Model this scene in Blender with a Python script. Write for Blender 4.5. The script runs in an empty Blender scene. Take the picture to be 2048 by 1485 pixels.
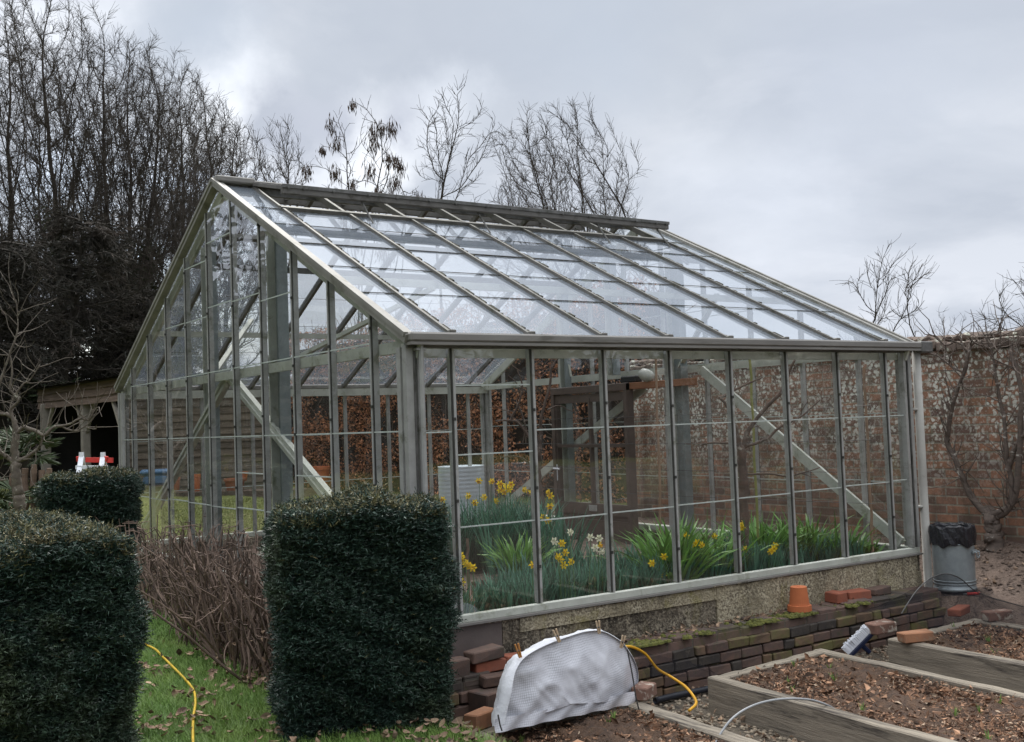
import bpy, math, random
import numpy as np
from mathutils import Vector, Matrix, noise
random.seed(7); RNG = np.random.default_rng(7)
S = bpy.context.scene; COL = S.collection
def A(*a): return np.array(a, float)

# ------------------------------------------------------------------ camera (solved from the greenhouse's own lines)
ZC = 1.75; FPX = 2176.9; PITCH, ROLL, YAW = 0.0486, -0.0361, 0.5947
_f = A(math.sin(YAW)*math.cos(PITCH), math.cos(YAW)*math.cos(PITCH), math.sin(PITCH))
_r = A(math.cos(YAW), -math.sin(YAW), 0); _u = np.cross(_r, _f)
CR = math.cos(ROLL)*_r + math.sin(ROLL)*_u; CU = -math.sin(ROLL)*_r + math.cos(ROLL)*_u
EYE = A(0, 0, ZC); FWD = A(math.sin(YAW), math.cos(YAW), 0)
def ray(x, y): return _f + CR*(x-1024)/FPX - CU*(y-742.5)/FPX
def onz(x, y, z): d = ray(x, y); return EYE + d*(z-ZC)/d[2]
def ony(x, y, Y): d = ray(x, y); return EYE + d*Y/d[1]
def onx(x, y, X): d = ray(x, y); return EYE + d*X/d[0]
def at(x, y, D): d = ray(x, y); return EYE + d*D/(d @ FWD)
cam = bpy.data.cameras.new('camera'); cam.sensor_width = 36; cam.lens = 36*FPX/2048; cam.clip_end = 3000; cam.clip_start = .05
co = bpy.data.objects.new('camera', cam); COL.objects.link(co)
M = Matrix.Identity(4)
for i in range(3): M[i][0], M[i][1], M[i][2], M[i][3] = CR[i], CU[i], -_f[i], EYE[i]
co.matrix_world = M; S.camera = co

# ------------------------------------------------------------------ materials
class G:
    def __init__(s, name):
        s.m = bpy.data.materials.new(name); s.m.use_nodes = True; s.nt = s.m.node_tree; s.nt.nodes.clear()
    def n(s, t, inp=None, **props):
        nd = s.nt.nodes.new('ShaderNode'+t)
        for k, v in props.items(): setattr(nd, k, v)
        for k, v in (inp or {}).items():
            so = nd.inputs[k]
            if isinstance(v, bpy.types.NodeSocket): s.nt.links.new(v, so)
            elif so.type == 'RGBA' and len(v) == 3: so.default_value = (*v, 1)
            else: so.default_value = v
        return nd
    def math(s, op, a, b=0., c=0., clamp=False):
        nd = s.n('Math', {0: a, 1: b, 2: c}, operation=op, use_clamp=clamp); return nd.outputs[0]
    def mix(s, f, a, b, mode='MIX'):
        nd = s.n('Mix', {0: f, 6: a, 7: b}, data_type='RGBA', blend_type=mode); return nd.outputs[2]
    def ramp(s, f, a, b):
        return s.n('MapRange', {0: f, 1: a, 2: b}, clamp=True).outputs[0]
    def coord(s, stretch=(1, 1, 1), kind='Object'):
        c = s.n('TexCoord').outputs[kind]
        return s.n('Mapping', {'Vector': c, 'Scale': stretch}).outputs[0]
    def noise(s, v, scale, detail=4, rough=.55, dist=0.):
        return s.n('TexNoise', {'Vector': v, 'Scale': scale, 'Detail': detail, 'Roughness': rough, 'Distortion': dist}).outputs[0]
    def island(s): return s.n('NewGeometry').outputs['Random Per Island']
    def bump(s, h, strength=.4, dist=.02):
        return s.n('Bump', {'Height': h, 'Strength': strength, 'Distance': dist}).outputs[0]
    def out(s, sh): 
        o = s.n('OutputMaterial'); s.nt.links.new(sh, o.inputs[0]); return s.m
    def pbr(s, col, rough=.8, metal=0., normal=None, spec=.4):
        i = {'Base Color': col, 'Roughness': rough, 'Metallic': metal, 'Specular IOR Level': spec}
        if normal is not None: i['Normal'] = normal
        return s.n('BsdfPrincipled', i).outputs[0]

def surf(name, c1, c2, scale=5, rough=.8, c3=None, s3=3., th3=(.55, .65), isl=0., bump=0., bs=None, bd=.01, metal=0., stretch=(1, 1, 1), spec=.35, translucent=0.):
    g = G(name); v = g.coord(stretch)
    n = g.noise(v, scale, 6, .65)
    col = g.mix(g.ramp(n, .3, .7), c1, c2)
    if c3 is not None: col = g.mix(g.ramp(g.noise(v, s3, 5, .7, .4), *th3), col, c3)
    if isl: 
        r = g.island(); col = g.mix(1., col, g.n('CombineColor', {0: (k := g.math('MULTIPLY_ADD', r, 2*isl, 1-isl)), 1: k, 2: k}).outputs[0], 'MULTIPLY')
    nb = g.bump(g.noise(v, bs or scale*4, 5, .7), bump, bd) if bump else None
    sh = g.pbr(col, rough, metal, nb, spec)
    if translucent:
        t = g.n('BsdfTranslucent', {'Color': col}).outputs[0]
        sh = g.n('MixShader', {0: translucent, 1: sh, 2: t}).outputs[0]
    return g.out(sh)

def glass_mat(name, dirt_haze=.04, dirt_haze_col=(.55, .57, .55), tint=(.975, .985, .98), streak=6., base=.15, milky=0.):
    g = G(name); geo = g.n('NewGeometry')
    dt = g.n('VectorMath', {0: geo.outputs['Normal'], 1: geo.outputs['Incoming']}, operation='DOT_PRODUCT').outputs['Value']
    c = g.math('SUBTRACT', 1., g.math('ABSOLUTE', dt))
    R = g.math('MULTIPLY_ADD', g.math('POWER', c, 5.), .957, .043)
    R2 = g.math('DIVIDE', g.math('MULTIPLY', R, 2.), g.math('ADD', R, 1.))
    v = g.coord((1, 1, 1)); wob = g.noise(v, 1.3, 2)
    nb = g.bump(wob, .06, .05)
    gl = g.n('BsdfGlossy', {'Color': (.97, .98, 1), 'Roughness': .012, 'Normal': nb}).outputs[0]
    tr = g.n('BsdfTransparent', {'Color': tint}).outputs[0]
    body = g.n('MixShader', {0: R2, 1: tr, 2: gl}).outputs[0]
    vd = g.coord((streak, streak, 1.2))
    d = g.math('MULTIPLY', g.ramp(g.noise(vd, 1.4, 7, .7, .3), .42, .8), dirt_haze)
    d = g.math('ADD', d, dirt_haze*base)  # diffuse film: slight dirt on walls, painted sky haze on the roof
    df = g.n('BsdfDiffuse', {'Color': dirt_haze_col}).outputs[0]
    if milky: df = g.n('MixShader', {0: milky, 1: df, 2: g.n('BsdfTranslucent', {'Color': dirt_haze_col}).outputs[0]}).outputs[0]
    return g.out(g.n('MixShader', {0: d, 1: body, 2: df}).outputs[0])

def brick_mat(name, axis, ca, cb, mortar, lichen=0., moss=0., bw=.235, bh=.079, dark=.5, ztop=2.4, ms=.008):
    g = G(name); c = g.n('TexCoord').outputs['Object']; sp = g.n('SeparateXYZ', {0: c})
    wob = g.noise(c, 2.2, 3); w2 = g.math('MULTIPLY_ADD', wob, .02, -.01)
    v = g.n('CombineXYZ', {0: g.math('ADD', sp.outputs[axis], w2), 1: g.math('ADD', sp.outputs[2], w2), 2: 0.}).outputs[0]
    bt = g.n('TexBrick', {'Vector': v, 'Color1': ca, 'Color2': cb, 'Mortar': mortar, 'Scale': 1., 'Mortar Size': ms, 'Mortar Smooth': .3, 'Bias': -.1, 'Brick Width': bw, 'Row Height': bh}, offset=.5)
    # a second brick lookup gives an occasional dark, burnt brick
    b2 = g.n('TexBrick', {'Vector': v, 'Color1': (0, 0, 0), 'Color2': (1, 1, 1), 'Mortar': (0, 0, 0), 'Scale': 1., 'Mortar Size': .004, 'Bias': -.45, 'Brick Width': bw, 'Row Height': bh}, offset=.5)
    n1 = g.noise(c, 9, 6, .7); n2 = g.noise(c, 1.1, 4, .6)
    col = g.mix(g.math('MULTIPLY', b2.outputs[0], .75), bt.outputs[0], (.06, .05, .055))
    col = g.mix(g.ramp(n1, .40, .80), col, (.10, .08, .065))
    col = g.mix(g.math('MULTIPLY', g.ramp(n2, .5, .7), dark), col, (.05, .045, .04))
    if lichen:
        vor = g.n('TexVoronoi', {'Vector': g.n('VectorMath', {0: c, 1: g.n('VectorMath', {0: g.n('TexNoise', {'Vector': c, 'Scale': 14., 'Detail': 4.}).outputs['Color'], 'Scale': .07}, operation='SCALE').outputs[0]}, operation='ADD').outputs[0], 'Scale': 23., 'Randomness': 1.}).outputs['Distance']
        spot = g.ramp(vor, .50, .36)
        pat = g.ramp(g.noise(c, 2.6, 5, .7, .6), .39, .49)
        hz = g.ramp(sp.outputs[2], ztop-1.6, ztop-.7)
        pat = g.math('MULTIPLY', pat, g.ramp(g.noise(c, 1.3, 4, .6), .30, .47)); k = g.math('MULTIPLY', g.math('MULTIPLY', spot, pat), hz)
        fine = g.math('MULTIPLY', g.ramp(g.noise(c, 42, 3, .6), .56, .64), g.math('MULTIPLY', g.ramp(sp.outputs[2], ztop-1.9, ztop-.7), .5))
        col = g.mix(g.math('MULTIPLY', g.math('MAXIMUM', k, fine), lichen), col, g.mix(g.noise(c, 6, 4), (.80, .80, .73), (.52, .50, .44)))
    if moss:
        col = g.mix(g.math('MULTIPLY', g.ramp(g.noise(c, 4.2, 5, .7, .5), .5, .66), moss), col, (.085, .085, .03))
    h = g.math('ADD', g.math('MULTIPLY', bt.outputs['Fac'], -1.), g.math('MULTIPLY', n1, .6))
    return g.out(g.pbr(col, .9, 0, g.bump(h, .7, .012), .2))

MT = {}
MT['alu'] = surf('weathered aluminium', (.40, .40, .39), (.27, .27, .255), 7, .5, (.13, .135, .10), 5, (.56, .72), bump=.1, metal=.2)
MT['alu_roof'] = surf('grimy roof bars', (.15, .142, .13), (.10, .095, .085), 7, .55, (.07, .07, .05), 5, (.52, .68), bump=.15, metal=.25)
MT['rake'] = surf('weathered rake', (.27, .262, .24), (.19, .182, .165), 6, .6, (.11, .11, .08), 4, (.55, .72), metal=.1)
MT['alu_pale'] = surf('pale aluminium cap', (.43, .43, .42), (.30, .30, .285), 9, .5, (.15, .155, .11), 6, (.54, .70), metal=.1)
MT['gasket'] = surf('dark gasket', (.06, .058, .052), (.03, .03, .026), 12, .8, (.09, .09, .05), 9, (.6, .7))
MT['vent'] = surf('dull brown vent frame', (.15, .142, .132), (.10, .094, .088), 6, .6, (.06, .055, .045), 4, (.55, .7))
MT['alu_dark'] = surf('dark aluminium', (.17, .165, .16), (.09, .09, .085), 9, .55, (.05, .05, .04), 6, (.5, .7), metal=.2)
MT['gutter'] = surf('aged gutter paint', (.235, .225, .21), (.17, .16, .15), 6, .55, (.10, .095, .08), 4, (.6, .75), stretch=(.4, 2, 2))
MT['rail'] = surf('pale grey green paint', (.52, .535, .48), (.39, .40, .355), 6, .6, (.19, .20, .13), 5, (.55, .72))
MT['pipe'] = surf('aged plastic pipe', (.44, .43, .40), (.34, .33, .305), 5, .6, (.22, .22, .17), 4, (.6, .75))
MT['steel'] = surf('galvanised steel', (.26, .29, .29), (.19, .215, .215), 11, .5, (.14, .15, .14), 2.2, (.55, .7), metal=.35)
MT['moss'] = surf('dark moss', (.018, .018, .014), (.05, .05, .03), 30, .95)
MT['glass'] = glass_mat('wall glass', .010, base=.05)
MT['roofglass'] = glass_mat('roof glass', .06, (.52, .60, .72), base=3.0, milky=.35, streak=2.)  # even bluish film painted in for sky reflected on the panes, over some dirt
MT['edge'] = surf('pane edge', (.55, .60, .58), (.38, .42, .38), 20, .25)
def render_mat(name, pale, mid, dark, patch, stain):
    g = G(name); v = g.coord(); sp = g.noise(v, 62, 3, .6); big = g.noise(v, 2.3, 6, .7, .5); mids = g.noise(v, 9, 5, .65)
    col = g.mix(g.ramp(sp, .40, .60), dark, pale); col = g.mix(g.ramp(mids, .35, .7), col, mid)
    col = g.mix(g.math('MULTIPLY', g.ramp(big, .47, .60), patch), col, g.mix(g.ramp(sp, .5, .66), (.035, .03, .025), (.16, .14, .11)))
    col = g.mix(g.math('MULTIPLY', g.ramp(g.noise(v, 3.7, 5, .7, .8), .56, .68), stain), col, (.26, .235, .08))
    vs_ = g.coord((7, 7, .6)); col = g.mix(g.math('MULTIPLY', g.ramp(g.noise(vs_, 1.6, 5, .6), .54, .72), .6), col, (.06, .05, .04))
    return g.out(g.pbr(col, .95, 0, g.bump(g.math('ADD', sp, g.math('MULTIPLY', mids, .7)), 1., .014), .15))
MT['render'] = render_mat('pebble dash render', (.42, .37, .28), (.15, .125, .095), (.055, .045, .038), .95, .25)
MT['render_pale'] = render_mat('lichened pale render', (.56, .50, .37), (.33, .285, .195), (.14, .115, .085), .35, .55)
MT['smooth_render'] = surf('smooth brown render', (.15, .125, .115), (.11, .09, .085), 6, .9, (.20, .17, .14), 2, (.55, .7), bump=.2)
MT['ledge'] = brick_mat('old damp brick', 0, (.16, .105, .088), (.075, .06, .054), (.125, .11, .09), 0, .85, dark=.9, ms=.009)
MT['wall'] = brick_mat('lichened garden brick', 1, (.38, .195, .125), (.22, .145, .115), (.32, .28, .22), 1., .25, bw=.245, bh=.088, dark=.45, ms=.0105)
MT['coping'] = surf('lichened coping', (.22, .17, .14), (.12, .09, .075), 8, .9, (.45, .45, .38), 9, (.54, .62), bump=.5, isl=.2)
MT['brick'] = surf('loose red brick', (.30, .095, .055), (.20, .075, .05), 9, .9, (.14, .10, .08), 14, (.6, .75), isl=0, bump=.5, bs=60, bd=.004)
MT['brick_dark'] = surf('old brown brick', (.14, .085, .065), (.08, .06, .055), 11, .9, (.06, .065, .04), 8, (.55, .7), bump=.5, bs=60, bd=.004)
MT['brick_black'] = surf('blackened brick', (.065, .054, .045), (.035, .031, .03), 11, .9, (.10, .085, .07), 16, (.6, .72), bump=.6, bs=50, bd=.005)
MT['brick_damp'] = surf('damp mossy brick', (.17, .105, .065), (.085, .062, .045), 8, .9, (.12, .11, .045), 5, (.45, .60), bump=.6, bs=50, bd=.005)
MT['brick_tan'] = surf('orange tan brick', (.36, .17, .09), (.25, .13, .08), 11, .9, (.30, .24, .17), 8, (.55, .7), bump=.5, bs=60, bd=.004)
MT['brick_pale'] = surf('mortared brick', (.22, .12, .09), (.14, .085, .065), 11, .9, (.5, .45, .38), 7, (.5, .6), bump=.5, bs=60, bd=.004)
MT['sleeper2'] = surf('grey weathered timber', (.33, .285, .225), (.175, .15, .12), 3.2, .9, (.075, .064, .055), 1.5, (.55, .66), bump=.9, bs=9, bd=.010, stretch=(9, .5, 11))
MT['sleeper'] = surf('grey weathered timber across', (.33, .285, .225), (.185, .158, .125), 3.2, .9, (.08, .068, .06), 1.5, (.56, .68), bump=.9, bs=9, bd=.010, stretch=(.5, 9, 11))
MT['soil'] = surf('bark mulched soil', (.135, .08, .05), (.055, .038, .03), 14, .95, (.12, .075, .055), 9, (.55, .7), bump=1., bs=30, bd=.03)
MT['soil2'] = surf('bare border soil', (.20, .145, .115), (.11, .08, .064), 5, .95, (.055, .04, .034), 7, (.55, .7), bump=1., bs=16, bd=.05)
MT['gravel'] = surf('gravel bed', (.19, .155, .115), (.09, .075, .06), 60, .95, (.06, .05, .042), 9, (.5, .65), bump=1., bs=90, bd=.02)
MT['stones'] = surf('gravel stones', (.32, .265, .195), (.19, .155, .12), 30, .85, isl=.45)
MT['litter'] = surf('brown leaf and bark chips', (.30, .17, .10), (.14, .082, .055), 22, .9, isl=.85)
MT['litter_pale'] = surf('pale dry chips', (.42, .33, .24), (.28, .19, .13), 30, .9, isl=.4)
MT['leaf'] = surf('fallen dry leaves', (.34, .245, .165), (.17, .105, .07), 9, .8, (.10, .065, .05), 14, (.5, .7), isl=.65)
MT['lawn'] = surf('lawn', (.15, .155, .035), (.09, .115, .026), 6, .95, (.13, .12, .045), 1.3, (.52, .7), bump=1., bs=60, bd=.03)
MT['blade'] = surf('grass blades', (.115, .225, .05), (.18, .27, .06), 2.5, .6, isl=.35, translucent=.25)
MT['blade_dry'] = surf('paler grass blades', (.19, .205, .055), (.14, .16, .045), 2.5, .7, isl=.4, translucent=.2)
MT['yew'] = surf('yew needles', (.017, .039, .029), (.030, .056, .038), 2.2, .5, (.055, .075, .04), 1.4, (.52, .66), isl=.6, spec=.4)
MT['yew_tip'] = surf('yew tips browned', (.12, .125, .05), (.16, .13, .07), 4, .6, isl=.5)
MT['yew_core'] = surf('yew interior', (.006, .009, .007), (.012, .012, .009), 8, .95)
MT['twig'] = surf('brown bare twigs', (.20, .145, .115), (.115, .08, .065), 12, .9, isl=.6)
MT['bark'] = surf('grey brown bark', (.062, .050, .041), (.038, .031, .026), 8, .95, isl=.12)
MT['bark_dark'] = surf('dark ivy bark', (.05, .042, .034), (.032, .028, .022), 6, .95)
MT['bark_pale'] = surf('pale lichened bark', (.15, .125, .10), (.085, .07, .058), 14, .9, (.30, .285, .23), 18, (.58, .66), bump=.4)
MT['bark_esp'] = surf('banded espalier bark', (.15, .115, .095), (.08, .064, .055), 14, .9, (.42, .39, .35), 8, (.60, .66), bump=.5, stretch=(1, 1, 2.2))
MT['bark_fruit'] = surf('fruit tree bark', (.15, .105, .085), (.085, .065, .055), 16, .9, (.36, .32, .27), 14, (.6, .7), bump=.5)
MT['ever'] = surf('dark evergreen foliage', (.020, .022, .017), (.036, .032, .025), .6, .8, (.062, .044, .034), .45, (.48, .64), isl=.5)
MT['ivy'] = surf('ivy foliage', (.032, .04, .02), (.055, .058, .03), 1.2, .6, isl=.5)
MT['beech'] = surf('dry beech leaves', (.44, .205, .105), (.27, .12, .065), 1.3, .75, (.54, .33, .19), 2.5, (.55, .7), isl=.55, translucent=.15)
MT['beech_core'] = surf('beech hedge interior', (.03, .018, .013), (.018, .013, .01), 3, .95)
MT['seed'] = surf('hanging seed pods', (.095, .065, .05), (.06, .045, .036), 6, .9, isl=.4)
MT['daff_leaf'] = surf('daffodil leaves', (.05, .135, .092), (.095, .21, .14), 2.5, .5, isl=.6, translucent=.2)
MT['aga_leaf'] = surf('agapanthus leaves', (.075, .185, .035), (.15, .29, .065), 2.2, .45, isl=.45, translucent=.25)
MT['daff_y'] = surf('daffodil yellow', (.88, .68, .02), (.85, .60, .015), 20, .6, translucent=.3)
MT['daff_o'] = surf('daffodil orange', (.85, .48, .01), (.8, .38, .01), 20, .6, translucent=.2)
MT['daff_w'] = surf('daffodil cream', (.86, .85, .72), (.82, .80, .6), 20, .6, translucent=.25)
MT['stem'] = surf('flower stem', (.07, .15, .05), (.05, .11, .04), 9, .6)
MT['terracotta'] = surf('terracotta', (.50, .155, .06), (.40, .12, .05), 5, .85, (.45, .22, .14), 3, (.6, .75))
MT['terra_old'] = surf('weathered terracotta', (.38, .15, .08), (.28, .12, .07), 6, .85, (.30, .22, .17), 4, (.55, .7))
MT['wood_shed'] = surf('weathered cladding', (.21, .17, .13), (.125, .10, .078), 5, .9, (.045, .038, .03), 3, (.55, .7), isl=.3, bump=.4, stretch=(.4, .4, 6))
MT['wood_fascia'] = surf('brown fascia boards', (.23, .165, .13), (.12, .09, .072), 4, .9, (.055, .046, .04), 3, (.55, .7), isl=.25, bump=.5, stretch=(.4, .4, 8))
MT['wood_post'] = surf('grey oak post', (.33, .30, .26), (.23, .205, .18), 6, .9, isl=.2)
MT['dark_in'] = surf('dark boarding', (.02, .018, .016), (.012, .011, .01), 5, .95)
MT['slate'] = surf('old roof felt', (.05, .05, .05), (.03, .03, .03), 5, .9)
MT['door'] = surf('brown painted door', (.125, .092, .078), (.085, .065, .056), 6, .5, (.2, .15, .125), 3, (.6, .75))
MT['plastic_w'] = surf('white plastic', (.72, .74, .78), (.64, .66, .72), 12, .45)
MT['plastic_b'] = surf('navy plastic', (.012, .02, .06), (.008, .013, .04), 9, .4)
MT['red'] = surf('red paint', (.55, .04, .03), (.45, .03, .025), 12, .45)
MT['bin'] = surf('galvanised bin', (.33, .37, .39), (.25, .285, .30), 14, .42, (.18, .20, .21), 4, (.55, .72), metal=.45)
MT['tank'] = surf('galvanised tank', (.60, .66, .71), (.50, .56, .61), 9, .4, metal=.3)
MT['bag'] = surf('black bin bag', (.012, .012, .016), (.02, .02, .026), 9, .28, bump=.5, bs=22, bd=.02, spec=.55)
MT['hose_y'] = surf('yellow hose', (.62, .42, .03), (.5, .33, .02), 9, .5)
MT['hose_o'] = surf('orange yellow hose', (.62, .33, .02), (.55, .27, .015), 9, .5)
MT['hose_k'] = surf('black hose', (.012, .014, .02), (.02, .022, .03), 9, .45)
MT['hoop'] = surf('grey plastic hoop', (.38, .39, .40), (.28, .29, .30), 9, .5)
MT['wire'] = surf('wire', (.10, .10, .10), (.06, .06, .06), 9, .5, metal=.5)
MT['peg'] = surf('wooden peg', (.52, .40, .27), (.40, .29, .19), 20, .8)
MT['peg_o'] = surf('orange wood peg', (.48, .22, .07), (.38, .17, .05), 20, .8)
MT['cane'] = surf('bamboo cane', (.34, .22, .15), (.24, .16, .11), 8, .7)
MT['cane_g'] = surf('green bamboo cane', (.30, .30, .10), (.22, .22, .08), 8, .7)
MT['palm'] = surf('palm fronds', (.035, .055, .025), (.065, .085, .04), 3, .6, isl=.4)
MT['stump'] = surf('cut stems', (.17, .115, .08), (.095, .066, .05), 8, .9, isl=.3)
MT['blue'] = surf('blue plastic', (.10, .20, .33), (.08, .16, .28), 9, .5)
MT['lamp'] = surf('frosted lamp', (.42, .42, .38), (.33, .33, .30), 9, .35)
MT['plank'] = surf('orange brown plank', (.30, .14, .075), (.22, .10, .055), 6, .8, stretch=(5, .5, 5))
MT['black'] = surf('black plastic', (.02, .02, .022), (.03, .03, .03), 9, .5)

# fleece with the dark net lying over it
g = G('white fleece under net'); c = g.n('TexCoord').outputs['Object']
nz = g.n('TexNoise', {'Vector': c, 'Scale': 5., 'Detail': 3.}).outputs['Color']
v = g.n('VectorMath', {0: c, 1: g.n('VectorMath', {0: nz, 'Scale': .035}, operation='SCALE').outputs[0]}, operation='ADD').outputs[0]
sp = g.n('SeparateXYZ', {0: v}); vv = g.n('CombineXYZ', {0: sp.outputs[0], 1: sp.outputs[2], 2: 0.}).outputs[0]
bt = g.n('TexBrick', {'Vector': vv, 'Color1': (0, 0, 0), 'Color2': (0, 0, 0), 'Mortar': (1, 1, 1), 'Scale': 1., 'Mortar Size': .0008, 'Mortar Smooth': .2, 'Brick Width': .0125, 'Row Height': .0125}, offset=0.).outputs[0]
cl = g.mix(g.ramp(g.noise(c, 6, 5), .35, .75), (.64, .65, .70), (.56, .57, .62))
cl = g.mix(g.math('MULTIPLY', g.ramp(g.noise(c, 3.2, 3, .5), .62, .72), .35), cl, (.50, .44, .44))
cl = g.mix(g.math('MULTIPLY', bt, g.math('MULTIPLY', g.ramp(g.noise(c, 5, 4),   .34, .60), .75)), cl, (.05, .05, .07))
cl = g.mix(g.math('MULTIPLY', g.ramp(sp.outputs[2], .10, -.02), g.ramp(g.noise(c, 4, 5, .7), .35, .6)), cl, (.34, .28, .23))
MT['fleece_net'] = g.out(g.pbr(cl, .85, 0, g.bump(g.noise(c, 14, 5, .7, 1.), .15, .02)))
MT['fleece'] = surf('white fleece', (.70, .71, .75), (.56, .57, .61), 8, .85, bump=.5, bs=18, bd=.02)
g = G('fine black net'); tr = g.n('BsdfTransparent', {'Color': (1, 1, 1)}).outputs[0]
df = g.n('BsdfDiffuse', {'Color': (.018, .018, .022)}).outputs[0]
MT['net'] = g.out(g.n('MixShader', {0: g.math('MULTIPLY_ADD', g.noise(g.coord(), 5, 4), .5, .02), 1: tr, 2: df}).outputs[0])

# ------------------------------------------------------------------ mesh building
class MB:
    def __init__(s): s.c = []; s.nv = 0
    def add(s, V, F, mi=0):
        V = np.asarray(V, float).reshape(-1, 3); F = np.asarray(F, np.int64)
        s.c.append((V, F+s.nv, mi)); s.nv += len(V); return s
    def box(s, c, size, mi=0, R=None, ch=0., jit=0.):
        h = np.asarray(size, float)/2; c = np.asarray(c, float)
        if ch <= 0:
            V = np.array([[x, y, z] for x in (-1, 1) for y in (-1, 1) for z in (-1, 1)], float)*h
            F = [[0, 1, 3, 2], [4, 6, 7, 5], [0, 4, 5, 1], [2, 3, 7, 6], [0, 2, 6, 4], [1, 5, 7, 3]]
            if R is not None: V = V @ np.asarray(R).T
            return s.add(V+c, F, mi)
        idx = {}; V = []
        for sx in (-1, 1):
            for sy in (-1, 1):
                for sz in (-1, 1):
                    for a in range(3):
                        q = A(sx, sy, sz)*h; 
                        for b in range(3):
                            if b != a: q[b] -= (sx, sy, sz)[b]*ch
                        idx[(sx, sy, sz, a)] = len(V); V.append(q)
        V = np.array(V)
        if jit:
            for sx in (-1, 1):
                for sy in (-1, 1):
                    for sz in (-1, 1):
                        j = RNG.normal(0, jit, 3)
                        for a in range(3): V[idx[(sx, sy, sz, a)]] += j
        Q = []; T = []
        for a in range(3):
            b, d = [k for k in range(3) if k != a]
            for sg in (-1, 1):
                f = []
                for sb, sd in ((-1, -1), (1, -1), (1, 1), (-1, 1)):
                    k = [0, 0, 0]; k[a] = sg; k[b] = sb; k[d] = sd; f.append(idx[(*k, a)])
                Q.append(f)
            for sb in (-1, 1):
                for sd in (-1, 1):
                    f = []
                    for sa, ax in ((-1, b), (1, b), (1, d), (-1, d)):
                        k = [0, 0, 0]; k[a] = sa; k[b] = sb; k[d] = sd; f.append(idx[(*k, ax)])
                    Q.append(f)
        for sx in (-1, 1):
            for sy in (-1, 1):
                for sz in (-1, 1): T.append([idx[(sx, sy, sz, a)] for a in range(3)])
        if R is not None: V = V @ np.asarray(R).T
        n0 = s.nv; V = V+c
        s.c.append((V, np.array(Q)+n0, mi)); s.c.append((np.zeros((0, 3)), np.array(T)+n0, mi)); s.nv += len(V)
        return s
    def beam(s, p0, p1, w, h, mi=0, up=(0, 0, 1), ch=0.):
        p0 = np.asarray(p0, float); p1 = np.asarray(p1, float); d = p1-p0; L = np.linalg.norm(d); d = d/L
        up = np.asarray(up, float)
        if abs(d @ up) > .98*np.linalg.norm(up): up = A(1, 0, 0) if abs(d[0]) < .9 else A(0, 1, 0)
        sd = np.cross(up, d); sd /= np.linalg.norm(sd); u2 = np.cross(d, sd)
        return s.box((p0+p1)/2, (L, w, h), mi, np.stack([d, sd, u2], 1), ch)
    def tubes(s, P, R, k=5, mi=0, cap=True):
        P = np.asarray(P, float); R = np.asarray(R, float)
        if P.ndim == 2: P = P[None]; R = np.broadcast_to(R, P.shape[1:2])[None]
        m, n, _ = P.shape
        T = np.gradient(P, axis=1); T /= np.linalg.norm(T, axis=2, keepdims=True)+1e-9
        mean = P[:, -1]-P[:, 0]; ref = np.where(np.abs(mean[:, 2:3]) > .75*np.linalg.norm(mean, axis=1, keepdims=True)+1e-9, A(1, .3, 0), A(.05, .1, 1))
        s1 = np.cross(T, ref[:, None, :]); s1 /= np.linalg.norm(s1, axis=2, keepdims=True)+1e-9
        s2 = np.cross(T, s1)
        an = np.linspace(0, 2*np.pi, k, endpoint=False)
        V = P[:, :, None, :] + R[:, :, None, None]*(np.cos(an)[None, None, :, None]*s1[:, :, None, :]+np.sin(an)[None, None, :, None]*s2[:, :, None, :])
        i = np.arange(m)[:, None, None]*n*k; j = np.arange(n-1)[None, :, None]*k; a = np.arange(k)[None, None, :]; b = (a+1) % k
        F = np.stack([i+j+a, i+j+b, i+j+k+b, i+j+k+a], -1).reshape(-1, 4)
        n0 = s.nv; s.add(V.reshape(-1, 3), F, mi)
        if cap:
            cf = np.concatenate([np.arange(m)[:, None]*n*k+np.arange(k)[None, :], np.arange(m)[:, None]*n*k+(n-1)*k+np.arange(k)[None, :]])
            s.c.append((np.zeros((0, 3)), cf+n0, mi))
        return s
    def lathe(s, prof, c, n=24, mi=0, R=None):
        prof = np.asarray(prof, float); an = np.linspace(0, 2*np.pi, n, endpoint=False)
        V = np.stack([prof[:, None, 0]*np.cos(an), prof[:, None, 0]*np.sin(an), np.repeat(prof[:, 1:2], n, 1)], -1).reshape(-1, 3)
        m = len(prof); j = np.arange(m-1)[:, None]*n; a = np.arange(n)[None]; b = (a+1) % n
        F = np.stack([j+a, j+b, j+n+b, j+n+a], -1).reshape(-1, 4)
        if R is not None: V = V @ np.asarray(R).T
        return s.add(V+np.asarray(c, float), F, mi)
    def grid(s, P, mi=0):
        P = np.asarray(P, float); a, b = P.shape[:2]
        i = np.arange(a-1)[:, None]*b; j = np.arange(b-1)[None]
        F = np.stack([i+j, i+j+1, i+b+j+1, i+b+j], -1).reshape(-1, 4)
        return s.add(P.reshape(-1, 3), F, mi)
    def ribbons(s, P, side, W, mi=0):      # P (m,n,3), side (m,3), W (n,) or (m,n)
        W = np.broadcast_to(W, P.shape[:2])
        V = np.stack([P-side[:, None]*W[..., None], P+side[:, None]*W[..., None]], 2)
        m, n = P.shape[:2]; i = np.arange(m)[:, None]*2*n; j = np.arange(n-1)[None]*2
        F = np.stack([i+j, i+j+1, i+j+3, i+j+2], -1).reshape(-1, 4)
        return s.add(V.reshape(-1, 3), F, mi)
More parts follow.
